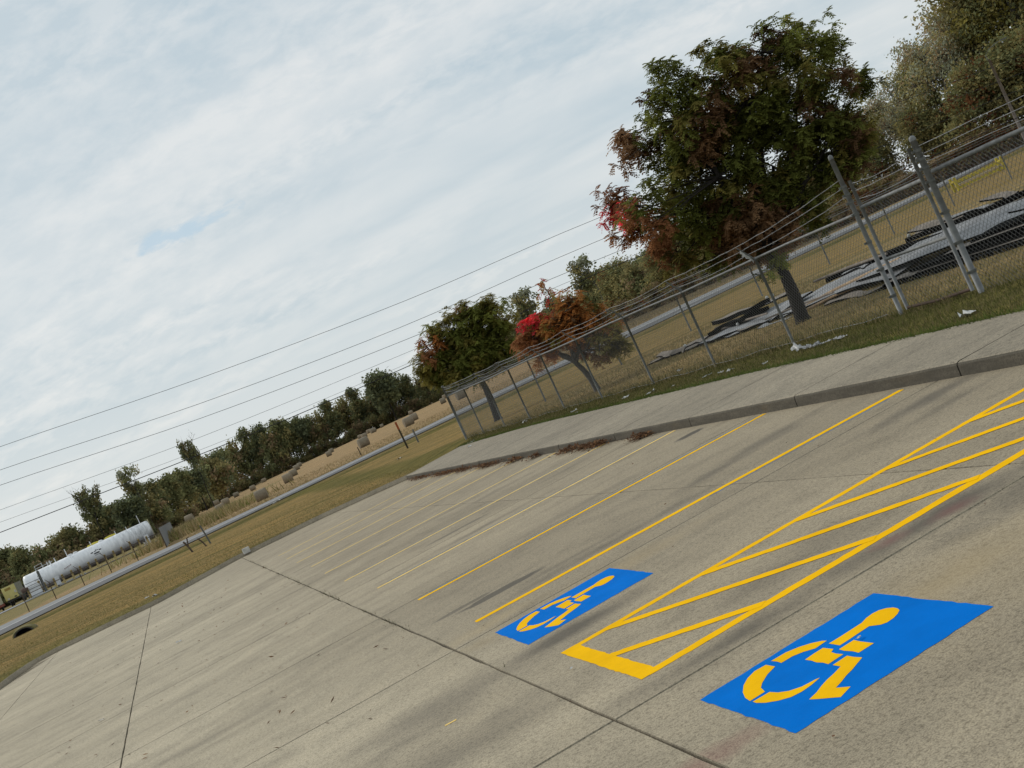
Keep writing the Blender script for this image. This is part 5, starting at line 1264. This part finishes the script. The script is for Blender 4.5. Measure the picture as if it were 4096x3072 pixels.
# tall pale grass at the far road edge and the field
n = 16000; X = rs_.uniform(-30, 30, n); Y_ = np.interp(X, RFX, RFY)+1+55*rs_.rand(n)**2.2; _q = ray((715, HZ(715))); kk = X/Y_ > _q[0]/_q[1]; X = X[kk]; Y_ = Y_[kk]; n = len(X); uu, vv2 = uv_(X, Y_); tag(blades('field_grass', uu, vv2, .17, .03, [(.40,.30,.17),(.34,.25,.135),(.46,.35,.21),(.26,.21,.10)], 6, .5), 'tall straw coloured grass along the field edge', 'grass', kind='stuff')
cx_, cy_ = gp((800, 2110))[:2]; n = 3200; X = cx_+rs_.normal(0, 3.0, n); Y_ = cy_+rs_.normal(0, 5, n); uu, vv2 = uv_(X, Y_); tag(blades('tall_weeds', uu, vv2, .95, .05, [(.40,.31,.17),(.34,.26,.13),(.20,.20,.07)], 7, .4), 'tall pale weed clump right of the grey screen fence', 'weeds', kind='stuff')
def leaf_litter(name, U, V_, size, cols, seed, hz, label):
    rs = np.random.RandomState(seed); x = EU[0]*U+EV[0]*V_; y = EU[1]*U+EV[1]*V_; z = lotz(x, y)+.006+hz*rs.rand(len(U)); C = np.stack([x, y, z], 1); n = len(U)
    a = rs.uniform(0, 6.28, n); s = size*rs.uniform(.5, 1.4, (n, 1)); dx = np.stack([np.cos(a), np.sin(a), rs.normal(0, .25, n)], 1)*s; dy = np.stack([-np.sin(a), np.cos(a), rs.normal(0, .25, n)], 1)*s*.38
    C[:, 2] += np.maximum(np.abs(dx[:, 2])+np.abs(dy[:, 2]), 0)
    Vv = np.stack([C-dx, C+dy, C+dx, C-dy], 1).reshape(-1, 3); f = (np.arange(n)*4)[:, None]+np.arange(4)[None]
    c = np.array(cols)[rs.randint(0, len(cols), n)]*rs.uniform(.7, 1.3, (n, 1)); tag(obj(name, np_mesh(name, Vv, [f], np.repeat(c, 4, 0)), M_leaf), label, 'leaves', kind='stuff')
LC = [(.13,.065,.035),(.10,.05,.028),(.17,.095,.05),(.07,.04,.025)]
pu = []; pv_ = []
for (v0, w, n) in ((17.2,.35,230),(19.4,.7,520),(20.6,.45,260),(22.6,.25,140),(24.0,.35,200),(26.2,.9,380),(28.6,1.0,360),(30.6,1.2,420),(33.5,1.3,300)):
    pv_.append(rs_.normal(v0, w*.55, n)); pu.append(6.13-np.abs(rs_.normal(0, .11, n)))
leaf_litter('leaf_litter', np.concatenate(pu), np.concatenate(pv_), .035, LC, 1, .05, 'brown fallen leaves drifted against the kerb')
n = 430; u = rs_.uniform(-4.5, 1.6, n); v = rs_.uniform(9, 33, n); k = rs_.rand(n) < np.clip(np.exp(-((u+.4-(v-20)*-.03)/1.5)**2)+.12, 0, 1); leaf_litter('fallen_leaves', u[k], v[k], .026, LC, 2, 0, 'scattered dry leaves on the open concrete')
n = 60; leaf_litter('leaf_bits', rs_.uniform(-1.5, 6, n), rs_.uniform(4.2, 18, n), .014, LC+[(.03,.025,.02)], 3, 0, 'tiny dry leaf bits around the painted stalls')
n = 1500; v = rs_.uniform(8.5, 36, n); u = 1.5+rs_.normal(0, .02, n); k = rs_.rand(n) < np.clip(.5+.5*np.sin(v*2.3)*np.sin(v*.9), 0, 1)*np.where(v > 12, 1, .15); 
x = EU[0]*u+EV[0]*v; 
def joint_weeds():
    U, V_ = u[k], v[k]; rs = np.random.RandomState(5); X = EU[0]*U+EV[0]*V_; Y_ = EU[1]*U+EV[1]*V_; Z = lotz(X, Y_)-.012; n = len(U); a = rs.uniform(0, 6.28, n); hh = .03*rs.uniform(.4, 1.5, n); b = np.stack([X, Y_, Z], 1); s = np.stack([np.cos(a)*.004, np.sin(a)*.004, np.zeros(n)], 1); tip = b+np.stack([rs.normal(0,.02,n), rs.normal(0,.02,n), hh], 1)
    Vv = np.stack([b-s, b+s, tip], 1).reshape(-1, 3); f = (np.arange(n)*3)[:, None]+np.arange(3)[None]; c = np.array([(.09,.085,.04),(.12,.10,.055),(.06,.07,.025)])[rs.randint(0, 3, n)]
    tag(obj('joint_weeds', np_mesh('joint_weeds', Vv, [f], np.repeat(c, 3, 0)), M_grass), 'dry weeds growing in the long concrete joint', 'weeds', kind='stuff')
joint_weeds()
